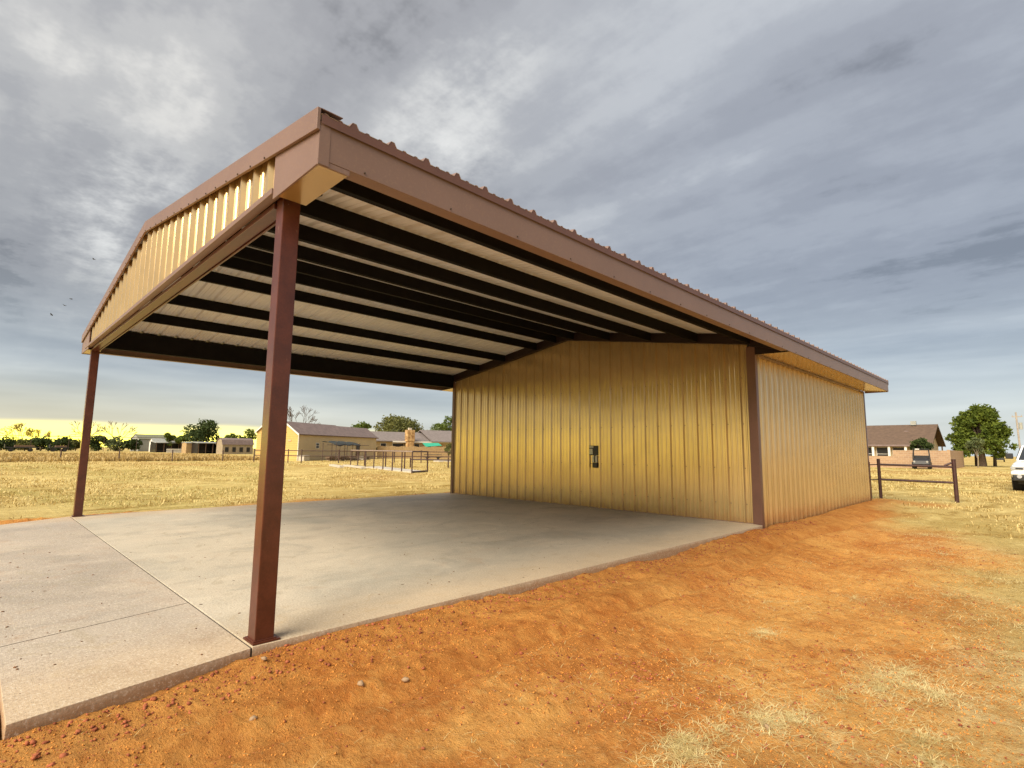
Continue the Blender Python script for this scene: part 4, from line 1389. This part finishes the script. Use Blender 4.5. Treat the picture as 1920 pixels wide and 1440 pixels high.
# white picket panels
pk = thing('picket_fence', 'short run of white picket panels before the long shed', 'fence', (-131.8, 28.8, G), math.radians(98))
for k in range(16):
    MB().box(k * 0.23, k * 0.23 + 0.14, -0.02, 0.02, 0, 0.9).build('picket', M['white'], pk)
MB().box(-0.05, 3.65, 0.021, 0.05, 0.62, 0.72).build('rail', M['white'], pk)
MB().box(-0.05, 3.65, 0.021, 0.05, 0.2, 0.3).build('rail', M['white'], pk)
# gambrel shed
gs = thing('gambrel_shed', 'barn shaped shed with brown gambrel roof left of the near post', 'shed', (-113.0, 34.2, G), math.radians(98))
gl, gw = 6.2, 2.6
prof = [(0, -0.1), (gw, -0.1), (gw, 1.95), (gw - 0.35, 2.75), (gw / 2, 3.1), (0.35, 2.75), (0, 1.95)]
MB().prism(prof, 0, 0.0, gl).build('wall', M['gambrelwall'], gs)
mb = MB()
for (ya, za), (yb, zb) in (((-0.12, 1.85), (0.3, 2.8)), ((0.3, 2.8), (gw / 2, 3.16)), ((gw / 2, 3.16), (gw - 0.3, 2.8)), ((gw - 0.3, 2.8), (gw + 0.12, 1.85))):
    mb.hexa([(-.15, ya, za), (gl + .15, ya, za), (gl + .15, yb, zb), (-.15, yb, zb), (-.15, ya, za + .07), (gl + .15, ya, za + .07), (gl + .15, yb, zb + .07), (-.15, yb, zb + .07)])
mb.build('roof', M['shingle_mauve'], gs)
for k in range(4):
    MB().box(0.5 + 1.45 * k, 1.2 + 1.45 * k, -0.03, -0.002, 0.4, 1.35).build('stall_opening', M['dark'], gs)
# farm trailers far left
for i, (x, y, ln, lab) in enumerate([(-146.0, 6.0, 5.0, 'dark flat farm trailer below the far hedge'), (-148.0, 12.2, 3.2, 'low dark farm implement right of the flat trailer')]):
    t = thing('farm_trailer', lab, 'trailer', (x, y, G), math.radians(92), 'far farm machinery')
    MB().box(-ln / 2, ln / 2, -0.9, 0.9, 0.75, 0.95).build('deck', M['blackplastic'], t)
    MB().box(-ln / 2, -ln / 2 + 0.1, -0.85, 0.85, 0.951, 1.55).build('headboard', M['blackplastic'], t)
    MB().box(-ln * 0.2, ln * 0.4, -0.7, 0.7, 0.951, 1.35).build('load', M['brownwood'], t)
    for s in (-0.3, 0.3):
        for yv in (-0.8, 0.8):
            MB().tube((s * ln, yv - 0.1, 0.36), (s * ln, yv + 0.1, 0.36), 0.36, n=14).build('wheel', M['rubber'], t)
    MB().box(ln / 2, ln / 2 + 1.0, -0.06, 0.06, 0.78, 0.88).build('drawbar', M['blackplastic'], t)
# long thin pipe line above the hedge
pl = thing('pipe_line', 'long thin dark pipe line running level above the far hedge', 'pipe', (-158, -6, G), 0)
MB().tube((0, 0, 3.35), (0, 42, 3.55), 0.06, n=6).build('pipe', M['pipe_dark'], pl)
for k in range(7):
    MB().tube((0, 1 + 6.6 * k, 0), (0, 1 + 6.6 * k, 3.4), 0.05, n=6).build('support', M['pipe_dark'], pl)

# ================================================================== fences
wf = thing('wire_fence', 'sagging wire fence on thin rusty posts across the left pasture', 'fence', (0, 0, 0))
wp = [(-58.8, -4.2), (-58.4, 0.2), (-58.0, 4.3), (-57.2, 8.4), (-56.4, 12.5), (-56.5, 17.05), (-56.8, 21.0)]
for x, y in wp:
    MB().tube((x, y, G - 0.2), (x + random.uniform(-.03, .03), y, G + 1.1), 0.055, n=6).build('post', M['pipe_dark'], wf)
for z in (0.35, 0.68, 1.0):
    for (xa, ya), (xb, yb) in zip(wp, wp[1:]):
        MB().tube((xa, ya, G + z), (xb, yb, G + z - 0.02), 0.007, n=4, cap=False).build('wire', M['wire'], wf)

yf = thing('pipe_fence', 'dark two rail pipe fence in front of the long barn', 'fence', (0, 0, 0))
yp = [(-50.5, 18.0), (-48.36, 20.4), (-45.6, 20.5), (-44.4, 23.6), (-43.6, 26.0), (-42.5, 28.6), (-41.3, 31.0), (-39.5, 33.6), (-37.9, 36.0), (-36.4, 38.4)]
for x, y in yp:
    MB().tube((x, y, G - 0.2), (x, y, G + 1.28), 0.055, n=8).build('post', M['pipe_dark'], yf)
for (xa, ya), (xb, yb) in zip(yp, yp[1:]):
    for z in (0.66, 1.14):
        MB().tube((xa, ya, G + z), (xb, yb, G + z), 0.04, n=8).build('rail', M['pipe_dark'], yf)

# pen of upright pipes with a pale floor
pen = thing('livestock_pen', 'pipe pen with a row of uprights and pale floor on the pasture', 'pen', (0, 0, 0))
A_ = (-23.1, 17.27); Bq = (-35.93, 20.26); C_ = (-23.85, 18.95)
ts = (0.0, 0.13, 0.26, 0.40, 0.55, 0.70, 0.85, 1.0)
for s in ts:
    x = A_[0] + (Bq[0] - A_[0]) * s; y = A_[1] + (Bq[1] - A_[1]) * s
    MB().tube((x, y, G - 0.1), (x, y, G + 1.25), 0.042, n=8).build('upright', M['pipe_dark'], pen)
MB().tube((A_[0], A_[1], G + 1.27), (Bq[0], Bq[1], G + 1.27), 0.04, n=8).build('top_rail', M['pipe_grey'], pen)
bx2 = (Bq[0] + C_[0] - A_[0], Bq[1] + C_[1] - A_[1])
for s in (0.0, 0.3, 0.6, 1.0):
    x = C_[0] + (bx2[0] - C_[0]) * s; y = C_[1] + (bx2[1] - C_[1]) * s
    MB().tube((x, y, G - 0.1), (x, y, G + 1.25), 0.045, n=8).build('upright', M['pipe'], pen)
for z, m_ in ((1.27, 'pipe_dark'),):
    MB().tube((C_[0], C_[1], G + z), (bx2[0], bx2[1], G + z), 0.04, n=8).build('top_rail', M[m_], pen)
MB().tube((A_[0], A_[1], G + 1.27), (C_[0], C_[1], G + 1.27), 0.04, n=8).build('end_rail', M['pipe_dark'], pen)
MB().tube((A_[0], A_[1], G + 0.07), (C_[0], C_[1], G + 0.07), 0.045, n=8).build('end_rail', M['pipe_dark'], pen)
MB().prism([(A_[0] - .1, A_[1] + .05), (C_[0] - .1, C_[1] - .05), (C_[0] + (bx2[0] - C_[0]) * .72, C_[1] + (bx2[1] - C_[1]) * .72), (A_[0] + (Bq[0] - A_[0]) * .72, A_[1] + (Bq[1] - A_[1]) * .72)], 2, G - 0.05, G + 0.07).build('floor', M['pale'], pen)
# boards lying beside the pen
for i, (x, y, a, ln, lab) in enumerate([(-34.3, 18.2, 2.85, 4.2, 'long pale board lying left of the pipe pen'), (-33.2, 18.9, 2.95, 3.6, 'second pale board lying left of the pipe pen, nearer its corner'), (-31.6, 18.6, 2.8, 3.4, 'pale board lying against the pen floor')]):
    o = MB().box(-ln / 2, ln / 2, -0.16, 0.16, 0, 0.14).build('board', M['pale'], None, label=lab, cat='board', group='boards lying by the pen')
    o.location = (x, y, G + 0.02); o.rotation_euler = (0, 0, a)
# low brown rails right of the pen
rf = thing('rail_fence', 'low brown rail running from the pen to the metal wall', 'fence', (0, 0, 0))
rp = [(-31.0, 22.6), (-28.6, 24.4), (-26.3, 26.2), (-24.2, 27.9)]
for x, y in rp:
    MB().tube((x, y, G - .1), (x, y, G + 0.75), 0.05, n=8).build('post', M['pipe'], rf)
for (xa, ya), (xb, yb) in zip(rp, rp[1:]):
    MB().tube((xa, ya, G + 0.62), (xb, yb, G + 0.62), 0.05, n=8).build('rail', M['pipe'], rf)

# ================================================================== ranch house behind the chimney
rh = thing('ranch_house', 'low ranch house with grey roof and tall stone chimney', 'house', (-71.0, 42.0, G), math.atan2(57.3 - 44.4, 2.1))
# local +X runs along the front (away to the right), local +Y away from the camera is to the left: front is y=0 facing -Y
MB().box(0, 22, 0.0, 7.0, -0.1, 2.5).build('wall', M['siding_tan'], rh)
mb = MB()
mb.hexa([(-.5, -.7, 2.55), (13.5, -.7, 2.55), (13.5, 3.5, 4.1), (-.5 + 1.6, 3.5, 4.1), (-.5, -.7, 2.67), (13.5, -.7, 2.67), (13.5, 3.5, 4.22), (1.1, 3.5, 4.22)])
mb.hexa([(1.1, 3.5, 4.1), (13.5, 3.5, 4.1), (13.5, 7.7, 2.55), (-.5, 7.7, 2.55), (1.1, 3.5, 4.22), (13.5, 3.5, 4.22), (13.5, 7.7, 2.67), (-.5, 7.7, 2.67)])
mb.build('roof', M['shingle_grey'], rh)
mb = MB()
mb.hexa([(10.5, -1.6, 2.55), (22.5, -1.6, 2.55), (22.5, 3.0, 4.55), (10.5, 3.0, 4.55), (10.5, -1.6, 2.68), (22.5, -1.6, 2.68), (22.5, 3.0, 4.68), (10.5, 3.0, 4.68)])
mb.hexa([(10.5, 3.0, 4.55), (22.5, 3.0, 4.55), (22.5, 7.7, 2.5), (10.5, 7.7, 2.5), (10.5, 3.0, 4.68), (22.5, 3.0, 4.68), (22.5, 7.7, 2.63), (10.5, 7.7, 2.63)])
mb.build('roof', M['shingle_grey'], rh)
MB().box(4.0, 22.5, -0.76, -0.705, 2.42, 2.66).build('fascia', M['white'], rh)
for xa, xb in ((2.2, 3.2), (4.2, 6.2), (8.0, 9.0), (10.2, 11.2)):
    w_ = MB().box(xa, xb, -0.06, -0.002, 1.2, 2.3).build('window', M['white'], rh)
    MB().box(xa + .07, xb - .07, -0.08, -0.061, 1.27, 2.23).build('pane', M['dark'], w_)
ch = MB()
ch.box(6.1, 7.5, -1.5, -0.5, -0.1, 1.4)
ch.box(6.25, 7.35, -1.45, -0.55, 1.402, 2.6)
ch.box(6.1, 7.45, -1.5, -0.5, 2.602, 4.45)
ch.build('chimney', M['chimney'], rh, bevel=0.08)
MB().box(6.5, 7.0, -1.2, -0.8, 4.452, 4.8).build('chimney_pot', M['pale'], rh)
pf = thing('privacy_fence', 'tan upright board fence in front of the ranch house', 'fence', (-63.4, 39.3, G), math.atan2(9.7, 3.1) )
for k in range(44):
    MB().box(k * 0.26, k * 0.26 + 0.235, -0.02, 0.02, 0, 1.75 + 0.05 * math.sin(k * 7.3)).build('board', M['tanwood'], pf)
MB().box(0, 11.4, 0.021, 0.06, 1.3, 1.4).build('rail', M['tanwood'], pf)
MB().box(0, 11.4, 0.021, 0.06, 0.4, 0.5).build('rail', M['tanwood'], pf)
ga = thing('garden_awning', 'sloping bright green canvas awning above the board fence', 'awning', (-63.4, 48.9, G), math.atan2(9.7, 3.1))
MB().hexa([(-1.3, -0.8, 1.75), (1.3, -0.8, 1.95), (1.3, 0.8, 2.35), (-1.3, 0.8, 2.3), (-1.3, -0.8, 1.79), (1.3, -0.8, 1.99), (1.3, 0.8, 2.39), (-1.3, 0.8, 2.34)]).build('canvas', M['green'], ga)
for x in (-1.2, 1.2):
    for y in (-0.7, 0.7):
        MB().tube((x, y, -0.1), (x, y, 1.85 if y < 0 else 2.2), 0.03, n=6).build('pole', M['pipe_dark'], ga)
o = MB().prism([(-44.8, 36.0), (-41.0, 46.0), (-42.6, 46.4), (-46.4, 36.4)], 2, G - 0.05, G + 0.12).build('pale_slab', M['pale'], kind='structure')
for i, (x, y, lab) in enumerate([(-50.0, 39.0, 'left dark picnic bench behind the pipe fence'), (-48.6, 42.6, 'right dark picnic bench behind the pipe fence')]):
    t = thing('picnic_bench', lab, 'bench', (x, y, G), 1.25, 'benches behind the pipe fence')
    MB().box(-1.0, 1.0, -0.4, 0.4, 0.7, 0.76).build('top', M['blackplastic'], t)
    for s in (-0.75, 0.75):
        MB().box(-1.0, 1.0, s - .13, s + .13, 0.42, 0.47).build('seat', M['blackplastic'], t)
    for s in (-0.7, 0.7):
        MB().box(s - .05, s + .05, -0.7, 0.7, 0.36, 0.42).build('brace', M['blackplastic'], t)
        MB().box(s - .05, s + .05, -0.3, 0.3, 0, 0.355).build('leg', M['blackplastic'], t)

# ================================================================== right hand side
# short rusty pipe brace fence at the far corner of the building
bf = thing('brace_fence', 'short rusty pipe H brace fence at the building corner', 'fence', (0, 0, 0))
P1, P2, P0 = (0.03, 19.05), (1.86, 19.45), (-0.14, 18.6)
for (x, y), h, r in ((P1, 1.28, 0.045), (P2, 1.3, 0.055), (P0, 1.18, 0.025)):
    MB().tube((x, y, gz(x, y) - 0.2), (x, y, G + h), r, n=10).build('post', M['pipe'], bf)
for z in (0.63, 1.10):
    MB().tube((P1[0], P1[1], G + z), (P2[0], P2[1], G + z - 0.03), 0.034, n=10).build('rail', M['pipe'], bf)
    MB().tube((P0[0], P0[1], G + z - .01), (P1[0], P1[1], G + z), 0.016, n=6).build('rail', M['pipe'], bf)
MB().tube((P2[0] - 0.22, P2[1] - .05, G + 1.1), (P2[0] - 0.03, P2[1], G + 1.2), 0.03, n=8).build('gusset', M['pipe'], bf)

# brown roofed house
bh = thing('brown_house', 'long house with steep brown shingle roof behind the brick wall', 'house', (-6.6, 82.4, G))
HX0 = -26.0
MB().box(HX0, 0, 0.6, 11.2, -0.1, 2.7).build('wall', M['siding_tan'], bh)
MB().poly([(-0.001 + 0.003, 0.6, 2.6), (0.002, 11.2, 2.6), (0.002, 5.9, 5.05)]).build('gable_wall', M['siding_tan'], bh)
mb = MB()
for (ya, za), (yb, zb) in (((-0.4, 2.5), (5.9, 5.25)), ((5.9, 5.25), (12.2, 2.5))):
    mb.hexa([(HX0 - .5, ya, za), (0.7, ya, za), (0.7, yb, zb), (HX0 - .5, yb, zb), (HX0 - .5, ya, za + .14), (0.7, ya, za + .14), (0.7, yb, zb + .14), (HX0 - .5, yb, zb + .14)])
rfo = mb.build('roof', M['shingle_brown'], bh)
mb = MB()
for (ya, za), (yb, zb) in (((-0.4, 2.5), (5.9, 5.25)), ((5.9, 5.25), (12.2, 2.5))):
    mb.hexa([(0.702, ya, za - .08), (0.74, ya, za - .08), (0.74, yb, zb - .08), (0.702, yb, zb - .08), (0.702, ya, za + .16), (0.74, ya, za + .16), (0.74, yb, zb + .16), (0.702, yb, zb + .16)])
mb.build('rake_board', M['brownwood'], bh)
MB().box(HX0 - .5, 0.7, -0.46, -0.41, 2.4, 2.62).build('fascia', M['shingle_mauve'], bh)
MB().box(-2.1, -1.5, 5.3, 5.8, 5.3, 5.85).build('vent_stack', M['greywall'], rfo)
for x in (-9.5, -2.6):
    MB().box(x, x + .45, 3.6, 3.9, 4.3, 4.5).build('roof_vent', M['shingle_mauve'], rfo)
MB().tube((0.4, 11.4, -0.1), (0.4, 11.4, 2.6), 0.08, n=8).build('porch_post', M['brownwood'], bh)
x = -2.2
for k in range(7):
    w_ = MB().box(x - 1.35, x, 0.52, 0.598, 0.8, 2.25).build('window', M['white'], bh)
    MB().box(x - 1.28, x - 0.07, 0.49, 0.519, 1.45, 2.2).build('pane', M['dark'], w_)
    MB().box(x - 1.28, x - 0.07, 0.49, 0.519, 0.86, 1.38).build('pane', M['dark'], w_)
    MB().box(x + 0.05, x + 0.3, -0.3, -0.05, -0.1, 2.45).build('column', M['white'], bh)
    x -= 1.75

bw = thing('brick_wall', 'tan brick garden wall in front of the brown roofed house', 'wall', (0, 0, G))
MB().box(-24.0, -7.6, 67.6, 67.85, -0.1, 1.2).build('low_panel', M['brick'], bw)
MB().box(-7.6, -3.1, 67.602, 67.848, -0.1, 1.82).build('high_panel', M['brick'], bw)
MB().box(-3.098, -2.84, 67.55, 67.9, -0.1, 1.9).build('pier', M['brick'], bw)
MB().box(-2.99, -2.86, 67.902, 80.0, -0.1, 1.86).build('return_panel', M['brick'], bw)

# side-by-side utility vehicle parked at the wall
ut = thing('utility_vehicle', 'dark roofed utility vehicle parked against the brick wall', 'utility vehicle', (-4.85, 65.0, G), math.radians(4))
MB().box(-0.72, 0.72, -1.3, 1.3, 0.38, 0.62).build('chassis', M['blackplastic'], ut, bevel=0.04)
MB().hexa([(-.66, -1.45, .45), (.66, -1.45, .45), (.7, -.5, .45), (-.7, -.5, .45), (-.55, -1.35, .82), (.55, -1.35, .82), (.68, -.5, 1.02), (-.68, -.5, 1.02)]).build('bonnet', M['greyplastic'], ut, bevel=0.04)
MB().box(-0.66, 0.66, 0.45, 1.35, 0.63, 0.98).build('cargo_bed', M['greyplastic'], ut, bevel=0.03)
MB().box(-0.6, 0.6, -0.05, 0.4, 0.63, 0.85).build('seat', M['blackplastic'], ut, bevel=0.04)
MB().box(-0.6, 0.6, 0.3, 0.42, 0.852, 1.3).build('seat_back', M['blackplastic'], ut, bevel=0.03)
for s in (-1, 1):
    mb = MB()
    mb.tube((s * .66, -.55, 1.0), (s * .6, -.2, 1.86), 0.035, n=8)
    mb.tube((s * .6, -.2, 1.86), (s * .6, .42, 1.86), 0.035, n=8)
    mb.tube((s * .6, .42, 1.86), (s * .66, .5, .8), 0.035, n=8)
    mb.build('roll_bar', M['blackplastic'], ut)
    MB().tube((s * .5, -1.44, .7), (s * .5, -1.38, .72), 0.09, n=10).build('headlight', M['lamp'], ut)
    for yv in (-0.95, 0.95):
        wl = MB().tube((s * .6 - .12, yv, .33), (s * .6 + .12, yv, .33), 0.33, n=18).build('wheel', M['rubber'], ut)
        MB().tube((s * .6 + s * .121, yv, .33), (s * .6 + s * .13, yv, .33), 0.16, n=12).build('rim', M['greyplastic'], wl)
MB().box(-0.68, 0.68, -0.35, 0.5, 1.9, 1.95).build('roof', M['blackplastic'], ut, bevel=0.02)
MB().box(-0.45, -0.1, -0.42, -0.352, 1.88, 1.97).build('light_bar', M['white'], ut)

# utility pole
up = thing('utility_pole', 'grey wooden power pole at the right edge of the view', 'power pole', (1.15, 118.5, G))
MB().tube((0, 0, -0.3), (-0.1, 0, 8.4), 0.15, 0.11, 10).build('pole', M['pole'], up)
MB().box(-0.65, 0.65, -0.07, 0.07, 7.6, 7.74).build('cross_arm', M['pole'], up)
MB().tube((0.33, 0, 5.6), (0.33, 0, 6.7), 0.24, n=12).build('transformer', M['greywall'], up)
for x in (-0.55, 0.0, 0.55):
    MB().tube((x, 0, 7.742), (x, 0, 7.95), 0.04, n=6).build('insulator', M['pole'], up)
# far parked trailer and car beneath the tree
ft = thing('cargo_trailer', 'small dark enclosed trailer in the distance right of the big tree', 'trailer', (-2.9, 150.0, G), 0.1)
MB().hexa([(-.7, -1.4, .4), (.7, -1.4, .4), (.7, 1.4, .4), (-.7, 1.4, .4), (-.6, -1.2, 2.0), (.65, -1.3, 2.0), (.65, 1.3, 2.0), (-.6, 1.3, 2.0)]).build('body', M['greyplastic'], ft, bevel=0.08)
for s in (-.72, .72):
    MB().tube((s - .1, 0, .33), (s + .1, 0, .33), .33, n=12).build('wheel', M['rubber'], ft)
MB().box(-.05, .05, -2.2, -1.4, .4, .5).build('drawbar', M['blackplastic'], ft)

# white pickup, facing the camera, cut by the right edge of the view
tk = thing('pickup_truck', 'white pickup truck facing us at the right edge', 'truck', (3.78, 28.0, G), math.radians(-3))
body = MB()
secs = [  # y, half width, z bottom, z top
    (0.0, 0.86, 0.62, 1.02), (0.06, 0.95, 0.50, 1.10), (0.35, 1.0, 0.46, 1.16), (1.35, 1.01, 0.46, 1.22), (1.5, 1.01, 0.44, 1.24), (5.6, 1.0, 0.46, 1.26)]
ringn = 8
vs = []
for y, hw, zb, zt in secs:
    vs += [(-hw * .93, y, zb), (hw * .93, y, zb), (hw, y, zb + .14), (hw, y, zt - .22), (hw * .9, y, zt - .04), (hw * .55, y, zt), (-hw * .55, y, zt), (-hw * .9, y, zt - .04), (-hw, y, zt - .22), (-hw, y, zb + .14)]
rn = 10
body.v = vs
for i in range(len(secs) - 1):
    for k in range(rn):
        l = (k + 1) % rn
        body.f.append((i * rn + k, i * rn + l, (i + 1) * rn + l, (i + 1) * rn + k))
body.f.append(tuple(reversed(range(rn))))
body.f.append(tuple((len(secs) - 1) * rn + k for k in range(rn)))
body.build('body', M['carwhite'], tk, smooth=False, bevel=0.03)
MB().hexa([(-.92, 1.42, 1.2), (.92, 1.42, 1.2), (.92, 3.7, 1.22), (-.92, 3.7, 1.22), (-.74, 2.15, 1.86), (.74, 2.15, 1.86), (.74, 3.45, 1.86), (-.74, 3.45, 1.86)]).build('cab', M['carwhite'], tk, bevel=0.06)
MB().hexa([(-.82, 1.44, 1.25), (.82, 1.44, 1.25), (.82, 1.5, 1.25), (-.82, 1.5, 1.25), (-.67, 2.08, 1.80), (.67, 2.08, 1.80), (.67, 2.13, 1.80), (-.67, 2.13, 1.80)]).build('windshield', M['glass'], tk)
for s in (-1, 1):
    MB().hexa([(s * .935, 1.75, 1.26), (s * .90, 1.75, 1.26), (s * .90, 3.5, 1.26), (s * .935, 3.5, 1.26), (s * .785, 2.2, 1.80), (s * .74, 2.2, 1.80), (s * .74, 3.4, 1.80), (s * .785, 3.4, 1.80)]).build('side_window', M['glass'], tk)
    mi = MB().box(min(s * 1.0, s * 1.24), max(s * 1.0, s * 1.24), 1.72, 1.84, 1.28, 1.52).build('mirror', M['blackplastic'], tk, bevel=0.03)
    a, b_ = sorted((s * .58, s * .93))
    hl = MB().box(a, b_, -0.035, 0.09, 0.86, 1.03).build('headlight', M['lamp'], tk, bevel=0.03)
    a2, b2 = sorted((s * .6, s * .82))
    MB().box(a2, b2, -0.06, -0.036, 0.885, 0.94).build('lamp_bezel', M['blackplastic'], hl)
    MB().tube((s * .72, -.13, .60), (s * .72, -.07, .60), 0.075, n=14).build('fog_lamp', M['lamp'], tk)
    for yv in (0.95, 4.4):
        wl = MB().tube((s * .84 - .14, yv, .41), (s * .84 + .14, yv, .41), 0.41, n=24).build('wheel', M['rubber'], tk)
        MB().tube((s * .84 + s * .141, yv, .41), (s * .84 + s * .15, yv, .41), 0.25, n=16).build('rim', M['chrome'], wl)
        MB().tube((s * .98, yv, .44), (s * 1.015, yv, .44), 0.49, n=24).build('wheel_arch', M['blackplastic'], tk)
gr = MB().box(-.56, .56, -0.05, 0.03, 0.80, 1.06).build('grille', M['blackplastic'], tk, bevel=0.02)
for k in range(3):
    MB().box(-.54, .54, -0.075, -0.051, 0.835 + .08 * k, 0.86 + .08 * k).build('grille_bar', M['chrome'], gr)
MB().box(-.97, .97, -0.12, 0.12, 0.66, 0.79).build('bumper', M['carwhite'], tk, bevel=0.04)
MB().box(-.93, .93, -0.10, 0.12, 0.42, 0.655).build('lower_bumper', M['blackplastic'], tk, bevel=0.04)
MB().box(-.8, .8, 0.2, 5.2, 0.3, 0.455).build('underbody', M['blackplastic'], tk)

# birds over the roof
for i, (d_, lab) in enumerate([(((-0.934, 0.099, 0.262)), 'largest dark bird gliding left of the roof ridge'), ((-0.957, 0.081, 0.205), 'upper of three tiny birds low left of the roof'), ((-0.960, 0.075, 0.195), 'middle of three tiny birds low left of the roof'), ((-0.965, 0.063, 0.18), 'lowest of three tiny birds low left of the roof')]):
    D0 = 70.0
    mb = MB()
    s = 0.28 if i == 0 else 0.18
    mb.hexa([(-.03, -s, 0), (.05, -s * .9, 0), (.05, 0, -.06), (-.05, 0, -.06), (-.03, -s, .012), (.05, -s * .9, .012), (.06, 0, -.03), (-.06, 0, -.03)])
    mb.hexa([(-.05, 0.001, -.06), (.05, 0.001, -.06), (.05, s * .9, 0), (-.03, s, 0), (-.06, 0.001, -.03), (.06, 0.001, -.03), (.05, s * .9, .012), (-.03, s, .012)])
    mb.tube((-.12, 0, -.045), (.0, 0, -.045), 0.02, 0.035, 6)
    mb.tube((.0, 0, -.045), (.14, 0, -.045), 0.035, 0.008, 6)
    o = mb.build('bird', M['bird'], None, label=lab, cat='bird', group='birds in the sky')
    o.location = (3.8 + d_[0] * D0, -1.45 + d_[1] * D0, 1.32 + d_[2] * D0)
    o.rotation_euler = (0.2 * i, 0.1, 1.0 + i)
